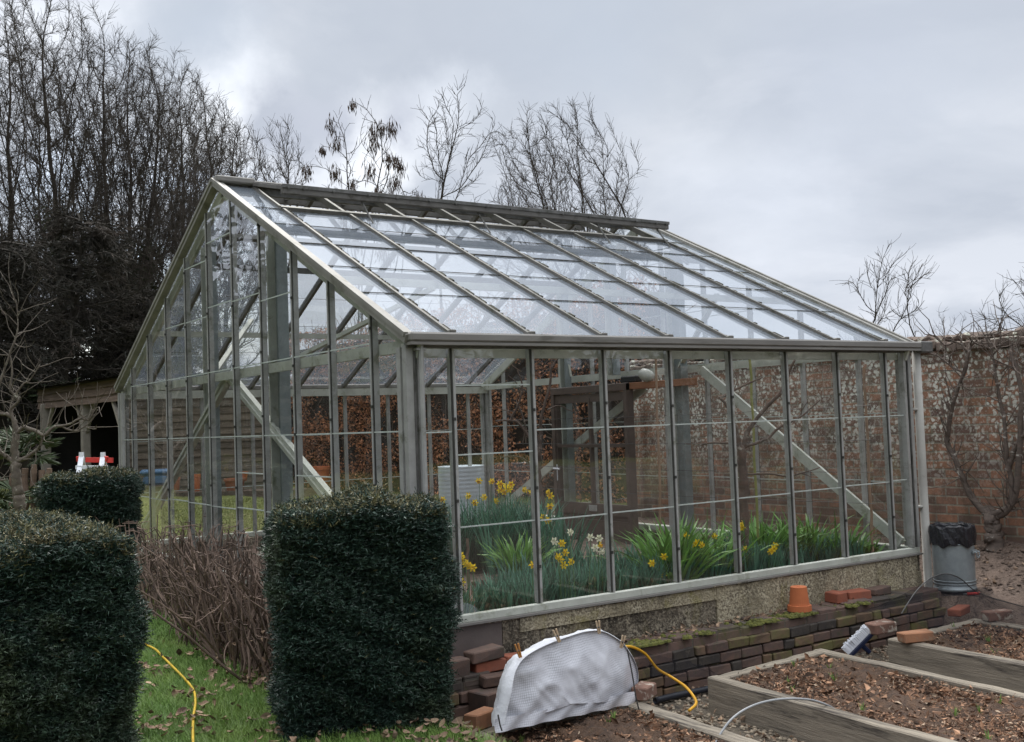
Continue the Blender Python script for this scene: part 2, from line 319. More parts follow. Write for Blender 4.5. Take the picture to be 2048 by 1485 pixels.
    def cards(s, P, D, L, W, mi=0, fold=.25):   # pointed leaf cards
        D = D/(np.linalg.norm(D, axis=1, keepdims=True)+1e-9); m = len(P)
        q = RNG.normal(size=(m, 3)); sd = np.cross(D, q); sd /= np.linalg.norm(sd, axis=1, keepdims=True)+1e-9
        nn = np.cross(D, sd); L = np.broadcast_to(L, m)[:, None]; W = np.broadcast_to(W, m)[:, None]
        V = np.stack([P, P+D*L*.5+sd*W+nn*W*fold, P+D*L, P+D*L*.5-sd*W+nn*W*fold], 1).reshape(-1, 3)
        i = np.arange(m)[:, None]*4
        return s.add(V, i+np.array([[0, 1, 2, 3]]), mi)
    def tris(s, P, D, L, W, mi=0):
        D = D/(np.linalg.norm(D, axis=1, keepdims=True)+1e-9); m = len(P)
        q = RNG.normal(size=(m, 3)); sd = np.cross(D, q); sd /= np.linalg.norm(sd, axis=1, keepdims=True)+1e-9
        L = np.broadcast_to(L, m)[:, None]; W = np.broadcast_to(W, m)[:, None]
        V = np.stack([P+sd*W, P-sd*W, P+D*L], 1).reshape(-1, 3)
        return s.add(V, np.arange(m)[:, None]*3+np.array([[0, 1, 2]]), mi)
    def mesh(s, name, mats, origin, smooth=False):
        V = np.concatenate([c[0] for c in s.c])-np.asarray(origin, float)
        fs = [c[1] for c in s.c if len(c[1])]; mis = np.concatenate([np.full(len(c[1]), c[2]) for c in s.c if len(c[1])])
        tot = np.concatenate([np.full(len(f), f.shape[1]) for f in fs]); lv = np.concatenate([f.ravel() for f in fs])
        st = np.concatenate([[0], np.cumsum(tot)[:-1]])
        me = bpy.data.meshes.new(name)
        me.vertices.add(len(V)); me.vertices.foreach_set('co', V.astype(np.float32).ravel())
        me.loops.add(len(lv)); me.loops.foreach_set('vertex_index', lv.astype(np.int32))
        me.polygons.add(len(tot)); me.polygons.foreach_set('loop_start', st.astype(np.int32)); me.polygons.foreach_set('loop_total', tot.astype(np.int32))
        if not isinstance(mats, (list, tuple)): mats = [mats]
        for m in mats: me.materials.append(MT[m])
        me.polygons.foreach_set('material_index', mis.astype(np.int32))
        me.polygons.foreach_set('use_smooth', np.full(len(tot), smooth))
        me.update(calc_edges=True)
        return me
    def build(s, name, mats, parent=None, origin=None, smooth=False):
        if parent is not None: origin = ORG[parent.name]
        if origin is None: origin = A(0, 0, 0)
        o = bpy.data.objects.new(name, s.mesh(name, mats, origin, smooth)); COL.objects.link(o)
        if parent is not None: o.parent = parent
        else: o.location = origin
        ORG[o.name] = np.asarray(origin, float)
        return o
ORG = {}
def tag(o, label, cat, group=None):
    o['label'] = label; o['category'] = cat
    if group: o['group'] = group
    return o
def thing(name, label, cat, loc, group=None):
    o = bpy.data.objects.new(name, None); COL.objects.link(o); o.location = loc; o.empty_display_size = .1
    ORG[o.name] = np.asarray(loc, float); return tag(o, label, cat, group)
def kind(o, k): o['kind'] = k; return o
def rz(a): c, s_ = math.cos(a), math.sin(a); return np.array([[c, -s_, 0], [s_, c, 0], [0, 0, 1.]])
def unit(v): v = np.asarray(v, float); return v/np.linalg.norm(v)
def smoothpath(pts, n=24):
    P = np.asarray(pts, float); P = np.vstack([2*P[0]-P[1], P, 2*P[-1]-P[-2]]); out = []
    m = len(P)-3
    for t in np.linspace(0, m-1e-6, n):
        i = int(t); u = t-i; a, b, c, d = P[i:i+4]
        out.append(.5*((2*b)+(-a+c)*u+(2*a-5*b+4*c-d)*u*u+(-a+3*b-3*c+d)*u**3))
    return np.array(out)
# ------------------------------------------------------------------ the lie of the land
GX0, GY0 = 3.2566, 5.9711; B = .62; BG = .6525; E0 = .3154; HALF = 3.429
GX1 = GX0+E0+7.5*B; GY1 = GY0+2*HALF; GYM = GY0+HALF
ZS = ZC-1.2148; ZE = ZC+.515; ZA = ZC+2.2351; SL = .4832; ZR0 = ZC+.5782
ZFLOOR = .37
def height(X, Y):
    X = np.asarray(X, float); Y = np.asarray(Y, float)
    lawn = .13+np.clip((Y-7)/17, 0, 1)*.38+.02*np.sin(X*1.3+1)*np.sin(Y*.9)
    veg = -.135+0*X
    bord = .19+np.clip((X-8.5)/1.2, 0, 1)*.29+.015*np.sin(X*9)*np.sin(Y*7)
    s = np.clip((Y-5.72)/.06, 0, 1); l = np.clip((3.02-X)/.06, 0, 1)
    h = veg*(1-l)*(1-s)+lawn*(1-(1-l)*(1-s))
    w = np.clip((X-8.08)/.12, 0, 1)*np.clip((Y-4.7)/.6, 0, 1)
    h = h*(1-w)+bord*w
    w2 = np.clip((X-9.7)/.5, 0, 1); h = h*(1-w2)+.5*w2*np.ones_like(h) if np.ndim(h) else h
    return h
gx = np.unique(np.round(np.concatenate([np.linspace(-300, -20, 15), np.linspace(-20, -2, 19), np.arange(-2, 12.01, .12), [2.96, 3.02, 8.08, 8.20], np.linspace(12, 30, 19), np.linspace(30, 400, 15)]), 3))
gy = np.unique(np.round(np.concatenate([np.linspace(-120, -4, 12), np.arange(-4, 16, .12), [5.72, 5.78], np.linspace(16, 50, 35), np.linspace(50, 500, 16)]), 3))
XX, YY = np.meshgrid(gx, gy, indexing='ij'); ZZ = height(XX, YY)
soilbump = RNG.normal(0, .014, XX.shape)*((XX > 8.4) & (XX < 9.7) & (YY > 4.8) & (YY < 16))
ZZ = ZZ+soilbump
xc = (XX[:-1, :-1]+XX[1:, 1:])/2; yc = (YY[:-1, :-1]+YY[1:, 1:])/2
PV = np.stack([XX, YY, ZZ], -1); nb_ = len(gy)
ii = np.arange(len(gx)-1)[:, None]*nb_; jj = np.arange(nb_-1)[None]
FF = np.stack([ii+jj, ii+nb_+jj, ii+nb_+jj+1, ii+jj+1], -1)
veg = (xc > 3.0) & (yc < 5.76) & (xc < 30) & (yc > -12)
bord = (xc > 8.08) & (xc < 9.9) & (yc > 4.55) & (yc < 16)
for nm_, msk, mt in (('lawn', ~veg & ~bord, 'lawn'), ('gravel_path', veg & ~bord, 'gravel'), ('soil_border', bord, 'soil2')):
    mb = MB(); fsel = FF[msk]; used, inv = np.unique(fsel.ravel(), return_inverse=True)
    mb.add(PV.reshape(-1, 3)[used], inv.reshape(-1, 4))
    kind(mb.build(nm_, mt, smooth=True), 'structure')
# soil floor inside the greenhouse
fx = np.linspace(GX0+.14, GX1-.14, 42); fy = np.linspace(GY0+.14, GY1-.14, 56)
fX, fY = np.meshgrid(fx, fy, indexing='ij')
fz = ZFLOOR+.015*np.sin(fX*5)*np.sin(fY*4)+RNG.normal(0, .008, fX.shape)
mb = MB(); mb.grid(np.stack([fX, fY, fz], -1)); kind(mb.build('soil_floor', 'soil2', smooth=True), 'structure')

# ------------------------------------------------------------------ greenhouse
gh = thing('greenhouse', 'aluminium and glass greenhouse with open ridge vent, on a low rendered wall', 'greenhouse', (GX0, GY0, 0))
BX = [GX0+E0+k*B for k in range(8)]                      # bars along the long side
BY = [GYM+k*BG for k in np.arange(-4.5, 5)]              # bars across the gable
def zroof(Y): return ZR0+SL*(HALF-abs(Y-GYM))
# dwarf wall
wt = .16
mb = MB()
mb.box(((GX0+.62+GX1)/2+.0, GY0+wt/2-.025, .235), (GX1-GX0-.62, wt, .53), 0)
mb.box((GX0+.31-.003, GY0+wt/2-.021, .235), (.62, wt, .528), 2)
mb.box((GX0+wt/2-.025, (GY0+GY1)/2+.07, .23), (wt, GY1-GY0-.25, .54), 0)
mb.box((GX1-wt/2+.025, (GY0+GY1)/2+.07, .24), (wt, GY1-GY0-.25, .52), 0)
mb.box(((GX0+GX1)/2, GY1-wt/2+.025, .23), (GX1-GX0-.01, wt, .54), 0)
# slabs of paler render at the far end, each with its own edge
mb.box((GX1-1.25, GY0-.031, .335), (2.40, .018, .31), 1)
mb.box((GX1-.30, GY0-.036, .28), (.58, .02, .14), 1)
mb.box((GX0+1.7, GY0-.029, .44), (1.9, .014, .09), 1)
bw = mb.build('base_wall', ['render', 'render_pale', 'smooth_render'], gh)
mb = MB()
for x in np.arange(GX0+.5, GX1, .12):
    mb.box((x, GY0-.030+RNG.normal(0, .004), .491), (.10+RNG.random()*.05, .03, .012), 0, None, .004, .003)
mb.build('mortar_cap', 'render', bw)
# sills
mb = MB()
mb.beam((GX0-.02, GY0, ZS-.005), (GX1+.02, GY0, ZS-.005), .05, .05, 0, ch=.004)
mb.beam((GX0-.02, GY0-.030, ZS-.036), (GX1+.02, GY0-.030, ZS-.036), .045, .014, 1)
mb.build('sill', ['rail', 'gutter'], gh)
for (xa, ya, xb, yb) in ((GX0, GY0+.06, GX0, GY1-.06), (GX1, GY0+.06, GX1, GY1-.06), (GX0-.02, GY1, GX1+.02, GY1)):
    mb = MB(); mb.beam((xa, ya, ZS-.006), (xb, yb, ZS-.006), .08, .058, 0, ch=.006); mb.build('sill', ['rail'], gh)
# glazing bars
def bar(p0, p1, out, name, side=None):
    mb = MB(); out = np.asarray(out, float); p0 = np.asarray(p0, float); p1 = np.asarray(p1, float); sd = np.asarray(side, float)
    mb.beam(p0-out*.020+sd*.003, p1-out*.020+sd*.003, .034, .040, 2 if name[0] == 'g' else 0, up=out)
    mb.beam(p0+out*.006+sd*.008, p1+out*.006+sd*.008, .018, .014, 2, up=out)
    mb.beam(p0+out*.003-sd*.009, p1+out*.003-sd*.009, .009 if name[0] == 'w' else .005, .012, 1, up=out)
    L = np.linalg.norm(p1-p0)
    for t in np.arange(.12+.2*RNG.random(), L, .52):
        c = p0+(p1-p0)*t/L; mb.box(c+out*.008, (.020, .020, .020), 1)
    return mb.build(name, ['alu', 'gasket', 'alu_pale'], gh)
for x in BX:
    bar((x, GY0-.005, ZS+.025), (x, GY0-.005, ZE-.01), (0, -1, 0), 'wall_glazing_bar', (1, 0, 0))
    bar((x, GY1+.005, ZS+.025), (x, GY1+.005, ZE-.01), (0, 1, 0), 'wall_glazing_bar', (1, 0, 0))
for y in BY:
    bar((GX0+.005, y, ZS+.025), (GX0+.005, y, zroof(y)-.05), (-1, 0, 0), 'gable_glazing_bar', (0, 1, 0))
    bar((GX1-.005, y, ZS+.025), (GX1-.005, y, zroof(y)-.05), (1, 0, 0), 'gable_glazing_bar', (0, 1, 0))
# corner posts
for (x, y, sx, sy) in ((GX0, GY0, -1, -1), (GX1, GY0, 1, -1), (GX0, GY1, -1, 1), (GX1, GY1, 1, 1)):
    mb = MB()
    mb.beam((x, y, ZS+.02), (x, y, ZE), .05, .05, 0)
    mb.beam((x-sx*.07, y+sy*.004, ZS+.025), (x-sx*.07, y+sy*.004, ZE-.01), .032, .05, 0, up=(0, 1, 0))
    mb.beam((x+sx*.004, y-sy*.085, ZS+.025), (x+sx*.004, y-sy*.085, ZE-.01), .035, .05, 0, up=(0, 1, 0))
    mb.beam((x-sx*.03, y+sy*.026, ZS+.025), (x-sx*.03, y+sy*.026, ZE-.01), .014, .012, 1)
    mb.build('corner_post', ['alu', 'alu_dark'], gh)
# thin rainwater pipe by the near corner
mb = MB(); px = GX0+.06
mb.tubes([(px, GY0-.065, .5), (px, GY0-.065, ZE+.0), (px, GY0-.06, ZE+.05)], [.017]*3, 8)
for z in (ZE-.03, 1.05): mb.box((px, GY0-.05, z), (.07, .05, .016))
mb.build('rain_pipe', 'alu', gh)
# eaves: gutter and rail
mb = MB()
mb.beam((GX0-.03, GY0-.055, ZE+.045), (GX1+.19, GY0-.055, ZE+.045), .11, .06, 0, ch=.012)
mb.beam((GX0-.03, GY0-.07, ZE+.005), (GX1+.10, GY0-.07, ZE+.005), .07, .018, 0)
mb.beam((GX0-.02, GY0-.02, ZE-.012), (GX1+.02, GY0-.02, ZE-.012), .05, .014, 1)
mb.box((GX1+.15, GY0-.055, ZE+.03), (.16, .125, .10), 1, None, .01)
mb.build('gutter', ['gutter', 'alu_dark'], gh)
mb = MB()
mb.beam((GX0-.03, GY1+.055, ZE+.045), (GX1+.05, GY1+.055, ZE+.045), .11, .06, 0, ch=.012)
mb.build('gutter', ['gutter', 'alu_dark'], gh)
for y in (GY0+.06, GY1-.06):
    mb = MB(); mb.beam((GX0, y, ZE-.03), (GX1, y, ZE-.03), .04, .09, 0); mb.build('eave_rail', 'rail', gh)
mb = MB(); mb.tubes([(GX1+.10, GY0-.03, .16), (GX1+.10, GY0-.03, 1.2), (GX1+.10, GY0-.03, ZE-.0)], [.037]*3, 14)
for z in (.9, 1.75): mb.box((GX1+.08, GY0-.01, z), (.10, .06, .02))
mb.build('downpipe', 'pipe', gh, smooth=True)
# gable eave rails, braces, columns
for x, s in ((GX0+.065, 1), (GX1-.065, -1)):
    mb = MB(); mb.beam((x, GY0+.03, ZC+.52), (x, GY1-.03, ZC+.52), .035, .075, 0); mb.build('gable_rail', 'rail', gh)
for pts in ([(GX0+.125, 9.60, 2.27), (GX0+.125, 12.74, .58)], [(GX0+.125, 9.56, 2.27), (GX0+.125, 6.12, .58)],
            [(GX1-.125, 8.40, 2.25), (GX1-.125, 6.03, .60)], [(GX1-.125, 9.3, 2.12), (GX1-.125, 12.6, .50)]):
    mb = MB(); mb.beam(pts[0], pts[1], .095, .03, 0, up=(1, 0, 0)); mb.beam(A(*pts[0])+A(.03, 0, .0), A(*pts[1])+A(.03, 0, .0), .03, .05, 0, up=(1, 0, 0))
    if pts[0][0] < 5:
        mb.beam(A(*pts[0])+A(.02, 0, 0), A(*pts[1])+A(.02, 0, 0), .012, .1, 0, up=(1, 0, 0))
    mb.build('brace', 'rail', gh)
for (x, y, z0, w) in ((GX0+.20, 10.17, .35, .19), (GX0+.20, 8.47, .35, .23), (GX1-.20, 8.64, .35, .20), (GX1-.20, 9.72, 2.27, .13), (GX1-.20, 10.65, .35, .12)):
    mb = MB(); z1 = zroof(y)-.06
    mb.box((x, y, (z0+z1)/2), (.02, w, z1-z0), 0); 
    for s in (-1, 1): mb.box((x-.045, y+s*(w/2-.008), (z0+z1)/2), (.07, .014, z1-z0), 1 if s > 0 else 0)
    mb.build('column', ['steel', 'rail'], gh)
# rakes
for x, s in ((GX0, -1), (GX1, 1)):
    for sy in (-1, 1):
        mb = MB(); y0 = GYM+sy*(HALF+.06)
        a = A(x+s*.012, y0, zroof(GYM+sy*HALF)-SL*.06+.0); b = A(x+s*.012, GYM, ZA+.005)
        mb.beam(a, b, .07, .055, 0); mb.beam(a+A(s*.03, 0, .028), b+A(s*.03, 0, .028), .03, .03, 0)
        mb.beam(a+A(-s*.07, 0, -.075), b+A(-s*.07, 0, -.075), .03, .10, 1)
        mb.build('rake', ['rake', 'rail'], gh)
# ridge
mb = MB(); mb.beam((GX0-.03, GYM, ZA+.035), (GX1+.03, GYM, ZA+.035), .09, .035, 0, ch=.01); mb.beam((GX0, GYM, ZA-.03), (GX1, GYM, ZA-.03), .04, .09, 1)
mb.box((GX0+.14, GYM-.02, ZA+.03), (.36, .16, .055), 0, None, .01)
mb.build('ridge_cap', ['gutter', 'alu_dark'], gh)
# roof bars with their dark mossy gaskets
TV = .79   # fraction up the slope of the vent sill
def rp(x, t, sd=-1, dz=0.):   # a point on the roof: t=0 eave, 1 ridge
    y = GYM+sd*HALF*(1-t); return A(x, y, ZR0+SL*HALF*t+dz)
for sd in (-1, 1):
    for k, x in enumerate(BX):
        mb = MB(); nrm = unit((0, sd*SL, 1))
        mb.beam(rp(x, -.012, sd, -.012), rp(x, .985, sd, -.012), .034, .05, 0, up=nrm)
        mb.beam(rp(x-.004, -.012, sd, .022), rp(x-.004, .80 if 0 < k < 8 else .98, sd, .022), .022, .016, 0, up=nrm)
        t = .01
        while t < .78:
            L = .006+.03*RNG.random()**2
            mb.beam(rp(x+.019, t, sd, .012+RNG.random()*.006), rp(x+.019, t+L, sd, .014), .016+RNG.random()*.018, .018+.016*RNG.random(), 1, up=nrm)
            t += L+.004+.02*RNG.random()**2
        mb.beam(rp(x+.020, 0, sd, .004), rp(x+.020, .79, sd, .004), .008, .016, 1, up=nrm)
        mb.box(rp(x, -.006, sd, .03), (.05, .04, .035), 0, None, .006)
        mb.build('roof_glazing_bar', ['alu_roof', 'moss'], gh)
    for t in (.36, .70):
        mb = MB(); mb.beam(rp(GX0+.05, t, sd, -.085), rp(GX1-.05, t, sd, -.085), .04, .055, 0); mb.build('purlin', 'rail' if t < .5 else 'alu_dark', gh)
    mb = MB(); mb.beam(rp(BX[0]-.02, TV, sd, .012), rp(BX[7]+.02, TV, sd, .012), .05, .05, 0, up=unit((0, sd*SL, 1)))
    mb.build('vent_sill', 'alu_dark' if sd > 0 else 'alu_roof', gh)
# two sloping stays under the near slope
for (a, b) in ((A(GX0+.2, 8.5, 2.30), rp(GX0+.9, .35, -1, -.1)), (A(GX0+.2, 10.2, 2.32), rp(GX0+1.0, .45, 1, -.1)), (A(GX1-.2, 8.64, 2.3), rp(GX1-.9, .4, -1, -.1)), (A(GX1-.2, 10.6, 2.3), rp(GX1-.3, .62, 1, -.1))):
    mb = MB(); mb.beam(a, b, .05, .03, 0); mb.build('stay', 'rail', gh)
# panes
def pane(P4, name, mat, low=True, parent=gh):
    P4 = np.asarray(P4, float); mb = MB(); mb.add(P4, [[0, 1, 2, 3]], 0)
    d = unit(P4[1]-P4[0])
    if low: mb.beam(P4[0], P4[1], .007, .009, 1, up=unit(P4[3]-P4[0]))
    return mb.build(name, [mat, 'edge'], parent)
xs = [GX0+.03]+BX+[GX1-.03]
jt = {0: [1.12, 1.715], 1: [1.105, 1.565, 2.01], 2: [1.10, 1.705]}
for i in range(9):
    for (yy, nm_) in ((GY0, 0), (GY1, 1)):
        zs = [ZS+.02]+(jt.get(i, [1.105+.008*(i-3), 1.703]) if nm_ == 0 else [1.11, 1.70])+[ZE]
        for a, b in zip(zs[:-1], zs[1:]):
            of = RNG.normal(0, .0015); t = RNG.normal(0, .002)
            pane([(xs[i], yy+of, a), (xs[i+1], yy+of, a), (xs[i+1], yy+of+t, b), (xs[i], yy+of+t, b)], 'wall_pane', 'glass', a > ZS+.03)
ys = [GY0+.03]+BY+[GY1-.03]
for (x, gi) in ((GX0, 0), (GX1, 1)):
    for i in range(11):
        y0, y1 = ys[i], ys[i+1]; t0, t1 = zroof(y0)-.04, zroof(y1)-.04
        lo, hi = min(t0, t1), max(t0, t1)
        zs = [ZS+.02, 1.115+.01*math.sin(i*2.1), 1.728, 2.315]
        if gi == 0 and i in (2, 4): zs.insert(2, 1.42)
        zz = 2.315
        while zz+.62 < lo: zz += .55+.05*math.sin(i*1.7); zs.append(zz)
        zs = [z for z in zs if z < lo-.06]
        for a, b in zip(zs, zs[1:]+[None]):
            of = RNG.normal(0, .0015)
            if b is None: q = [(x+of, y1, a), (x+of, y0, a), (x+of, y0, t0), (x+of, y1, t1)]
            else: q = [(x+of, y1, a), (x+of, y0, a), (x+of, y0, b), (x+of, y1, b)]
            pane(q, 'gable_pane', 'glass', a > ZS+.03)
rows = [0, .2097, .366, .518, .66, TV, 1.]
for sd in (-1, 1):
    for i in range(9):
        for a, b in zip(rows[:-1], rows[1:]):
            if a >= TV-1e-3 and 0 < i < 8: continue
            mb = MB(); of = .004+RNG.normal(0, .0012)
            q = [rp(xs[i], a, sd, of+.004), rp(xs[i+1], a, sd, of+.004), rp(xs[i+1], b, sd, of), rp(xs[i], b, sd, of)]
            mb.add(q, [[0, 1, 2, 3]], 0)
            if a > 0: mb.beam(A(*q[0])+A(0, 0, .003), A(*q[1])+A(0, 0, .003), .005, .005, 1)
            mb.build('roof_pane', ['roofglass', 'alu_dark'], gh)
# vents: the near one stands a little open, the far one too
for sd, lift, LV in ((-1, .235, .755), (1, .0, .72)):
    lip = lambda x, u, dz=0.: A(x, GYM+sd*(.03+(LV-.03)*u), ZA+.02-(ZA-ZC)/(GYM)*LV*u*(1 if sd < 0 else -.35)+dz)
    x0, x1 = BX[0]-.02, BX[7]+.02
    mb = MB(); n2 = unit((0, sd*.24, 1))
    mb.beam(lip(x0, 1, -.012), lip(x1, 1, -.012), .045, .085, 0, up=(0, 0, 1), ch=.006)
    mb.beam(lip(x0, 1, .012)+A(0, sd*.026, 0), lip(x1, 1, .012)+A(0, sd*.026, 0), .014, .03, 1, up=(0, 0, 1))
    mb.beam(lip(x0, .03), lip(x1, .03), .04, .04, 0)
    for k, x in enumerate(BX):
        mb.beam(lip(x, .0), lip(x, .97), .034, .03, 0, up=n2)
        for q in (-.17, .17):
            if sd < 0: mb.lathe([(.0, -.012), (.013, -.01), (.013, .01), (0, .012)], lip(min(max(x+q, x0+.05), x1-.05), 1, .0)+A(0, -.034, 0), 8, 1, np.array([[1, 0, 0], [0, 0, -1], [0, 1, 0.]]))
    vt = mb.build('roof_vent', ['vent', 'alu_dark'], gh)
    for k in range(7):
        m2 = MB(); m2.add([lip(BX[k], 1, .006), lip(BX[k+1], 1, .006), lip(BX[k+1], .03, .006), lip(BX[k], .03, .006)], [[0, 1, 2, 3]]); m2.build('vent_pane', 'glass', vt)
    for x in (BX[1]+.12, BX[3]+.1, BX[5]+.3, BX[6]+.5):
        m2 = MB(); m2.tubes([lip(x, .93, -.03), rp(x+.02, TV-.08, sd, -.05), rp(x+.02, TV-.13, sd, -.09)], [.008, .008, .012], 6); m2.build('vent_arm', 'alu_dark', vt)

# ------------------------------------------------------------------ brick ledge under the greenhouse wall
mb = MB(); yl = GY0-.265
mb.box((5.65, yl+.11, .02), (5.0, .23, .37), 0)
x = 3.2
while x < 8.05:
    L = .215+RNG.normal(0, .006)
    mb.box((x+L/2, yl+.112+RNG.normal(0, .006), .192+RNG.normal(0, .004)), (L-.012, .225, .075), 1 if RNG.random() > .75 else 0, None, .008, .003); x += L
for row in range(4):
    x = 3.16+(row % 2)*.11; zc_ = .122-row*.078
    while x < 8.02:
        L = .215 if RNG.random() > .2 else .105; L += RNG.normal(0, .004)
        mb.box((x+L/2, yl-.010+RNG.normal(0, .004), zc_+RNG.normal(0, .002)), (L-.012, .06, .066), int(RNG.choice([1, 2, 3, 1])), None, .006, .0025); x += L
led = mb.build('retaining_wall', ['ledge', 'brick_dark', 'brick_black', 'brick_damp'], origin=A(6, yl, -.1)); tag(led, 'low damp brick retaining wall with mossy top running below the greenhouse', 'wall')
mb = MB()
for k in range(2600):
    x = RNG.uniform(4.3, 7.3); y = yl-.03+abs(RNG.normal(0, .07)); g_ = math.sin(x*5.3)+math.sin(x*11.7+y*9)+.7*math.sin(x*29+y*31)
    if g_+RNG.normal(0, .5) < .75: continue
    s_ = .006+.020*RNG.random()**2; mb.lathe([(0, s_*.75), (s_*.7, s_*.5), (s_, -.002)][::-1], (x, y, .228+(-.006 if y < yl-.005 else 0)), 5)
MT['mossg'] = surf('green cushion moss', (.13, .125, .03), (.06, .07, .02), 30, .95, isl=.35)
mo = mb.build('moss_cushion', 'mossg', led)
# ------------------------------------------------------------------ door and things inside the greenhouse
xd = 7.93
yl_, yr_ = onx(1112, 900, xd)[1], onx(1264, 900, xd)[1]; ztop = onx(1185, 772, xd)[2]
dr = thing('wooden_door', 'brown half glazed wooden door in its frame beside the brick wall end, with white lever handle', 'door', (xd, (yl_+yr_)/2, ZFLOOR))
mb = MB(); fw_ = .06
for y in (yl_-fw_/2, yr_+fw_/2): mb.box((xd, y, (ZFLOOR+ztop)/2), (.11, fw_, ztop-ZFLOOR), 0, None, .005)
mb.box((xd, (yl_+yr_)/2, ztop-.04), (.116, yl_-yr_, .085), 0, None, .005); mb.box((xd, (yl_+yr_)/2, ZFLOOR+.02), (.13, yl_-yr_, .05), 0)
mb.build('door_frame', 'door', dr)
zt_ = ztop-.09; zb_ = ZFLOOR+.05; zm = onx(1190, 1018, xd)[2]
mb = MB(); st = .075
mb.box((xd-.01, yl_-st/2-.004, (zt_+zb_)/2), (.045, st, zt_-zb_), 0, None, .004); mb.box((xd-.01, yr_+st/2+.004, (zt_+zb_)/2), (.045, st, zt_-zb_), 0, None, .004)
ym_ = (yl_+yr_)/2; wi = yl_-yr_-2*st-.01
mb.box((xd-.01, ym_, zt_-.05), (.043, wi, .10)); mb.box((xd-.01, ym_, zm), (.043, wi, .13)); mb.box((xd-.01, ym_, zb_+.09), (.043, wi, .18))
mb.box((xd, ym_, (zb_+zm)/2), (.02, wi, zm-zb_)); 
zmid = onx(1190, 892, xd)[2]
mb.box((xd-.012, ym_, zmid), (.05, wi, .035)); mb.box((xd-.014, ym_-.01, (zm+zt_)/2), (.05, .032, zt_-zm-.1))
lf = mb.build('door_leaf', 'door', dr)
mb = MB(); mb.add([(xd, yl_-st, zm), (xd, yr_+st, zm), (xd, yr_+st, zt_-.1), (xd, yl_-st, zt_-.1)], [[0, 1, 2, 3]]); mb.build('glass_pane', 'glass', lf)
hz_ = onx(1127, 945, xd)[2]
mb = MB(); mb.box((xd-.04, yl_-.05, hz_), (.012, .04, .20), 0, None, .004); mb.tubes([(xd-.045, yl_-.05, hz_+.05), (xd-.085, yl_-.05, hz_+.05), (xd-.085, yl_-.17, hz_+.045)], [.011]*3, 8); mb.build('handle', 'plastic_w', lf)
mb = MB(); mb.box((xd-.037, ym_-.02, zm+.01), (.01, .15, .07), 0, None, .003); mb.build('letter_plate', 'alu', lf)

pb = onx(1300, 765, 8.02)
y0, y1 = onx(1236, 760, 8.0)[1], onx(1385, 760, 8.0)[1]
mb = MB(); mb.box((8.0, (y0+y1)/2, pb[2]-.03), (.14, abs(y0-y1), .075), 0, None, .004)
tag(mb.build('plank', 'plank', origin=A(8, (y0+y1)/2, pb[2]-.07)), 'orange brown plank spanning two columns above the door', 'plank')
mb = MB(); yc_ = onx(1262, 750, 8.0)[1]; mb.box((8.0, yc_, pb[2]+.05), (.10, .26, .075), 0, rz(.05), .012)
tag(mb.build('black_box', 'black', origin=A(8, yc_, pb[2]+.01)), 'small black box lying on the orange plank by the lamp', 'box')
yc_ = onx(1297, 745, 7.98)[1]; mb = MB()
mb.lathe([(0, .11), (.035, .10), (.06, .07), (.07, .02), (.068, -.04), (.05, -.08), (.035, -.10), (0, -.11)], A(7.95, yc_, pb[2]+.075), 18, 0, np.array([[1, 0, 0], [0, .35, .94], [0, -.94, .35]]))
lm = mb.build('bulkhead_lamp', 'lamp', origin=A(7.95, yc_, pb[2]), smooth=True); tag(lm, 'white oval lamp lying on the orange plank above the door', 'lamp')
# chain hanging beside the big galvanised column
mb = MB(); yk = onx(1369, 900, 7.95)[1]; z = onx(1369, 800, 7.95)[2]; zb = onx(1372, 1010, 7.95)[2]; i = 0
while z > zb:
    an = np.linspace(0, 2*np.pi, 9); r_ = .014
    ring = np.stack([r_*.7*np.cos(an)*(i % 2), r_*.7*np.cos(an)*((i+1) % 2), 1.4*r_*np.sin(an)], 1)+A(7.95, yk, z)
    mb.tubes(ring, [.0035]*9, 4, cap=False); z -= .031; i += 1
tag(mb.build('chain', 'steel', origin=A(7.95, yk, zb)), 'steel chain hanging beside the broad galvanised column at the far gable', 'chain')

def ribbon_plant(mb, base, n, L, W, spread, up, bend, mi=0, rad=.05):
    az = RNG.uniform(0, 2*np.pi, n); t = np.linspace(0, 1, 6)
    out = np.stack([np.cos(az), np.sin(az), 0*az], 1); l = L*RNG.uniform(.6, 1.1, n); b = bend*RNG.uniform(.3, 1.5, n); sp_ = spread*RNG.uniform(.2, 1.2, n)
    a0 = np.arctan2(1., sp_)
    P = np.zeros((n, 6, 3)); P[:, 0] = np.asarray(base)+out*(rad*RNG.random((n, 1)))
    ang = a0.copy()
    for k in range(1, 6):
        d = out*np.cos(ang)[:, None]+np.stack([0*az, 0*az, np.sin(ang)], 1)
        P[:, k] = P[:, k-1]+d*(l/5)[:, None]; ang = ang-b*k/5
    side = np.stack([-np.sin(az), np.cos(az), 0*az], 1); tw = RNG.normal(0, .35, n)
    side = side*np.cos(tw)[:, None]+A(0, 0, 1)*np.sin(tw)[:, None]
    mb.ribbons(P, side, W*np.array([.8, 1, 1, .85, .55, .06])[None]*RNG.uniform(.7, 1.2, (n, 1)), mi)

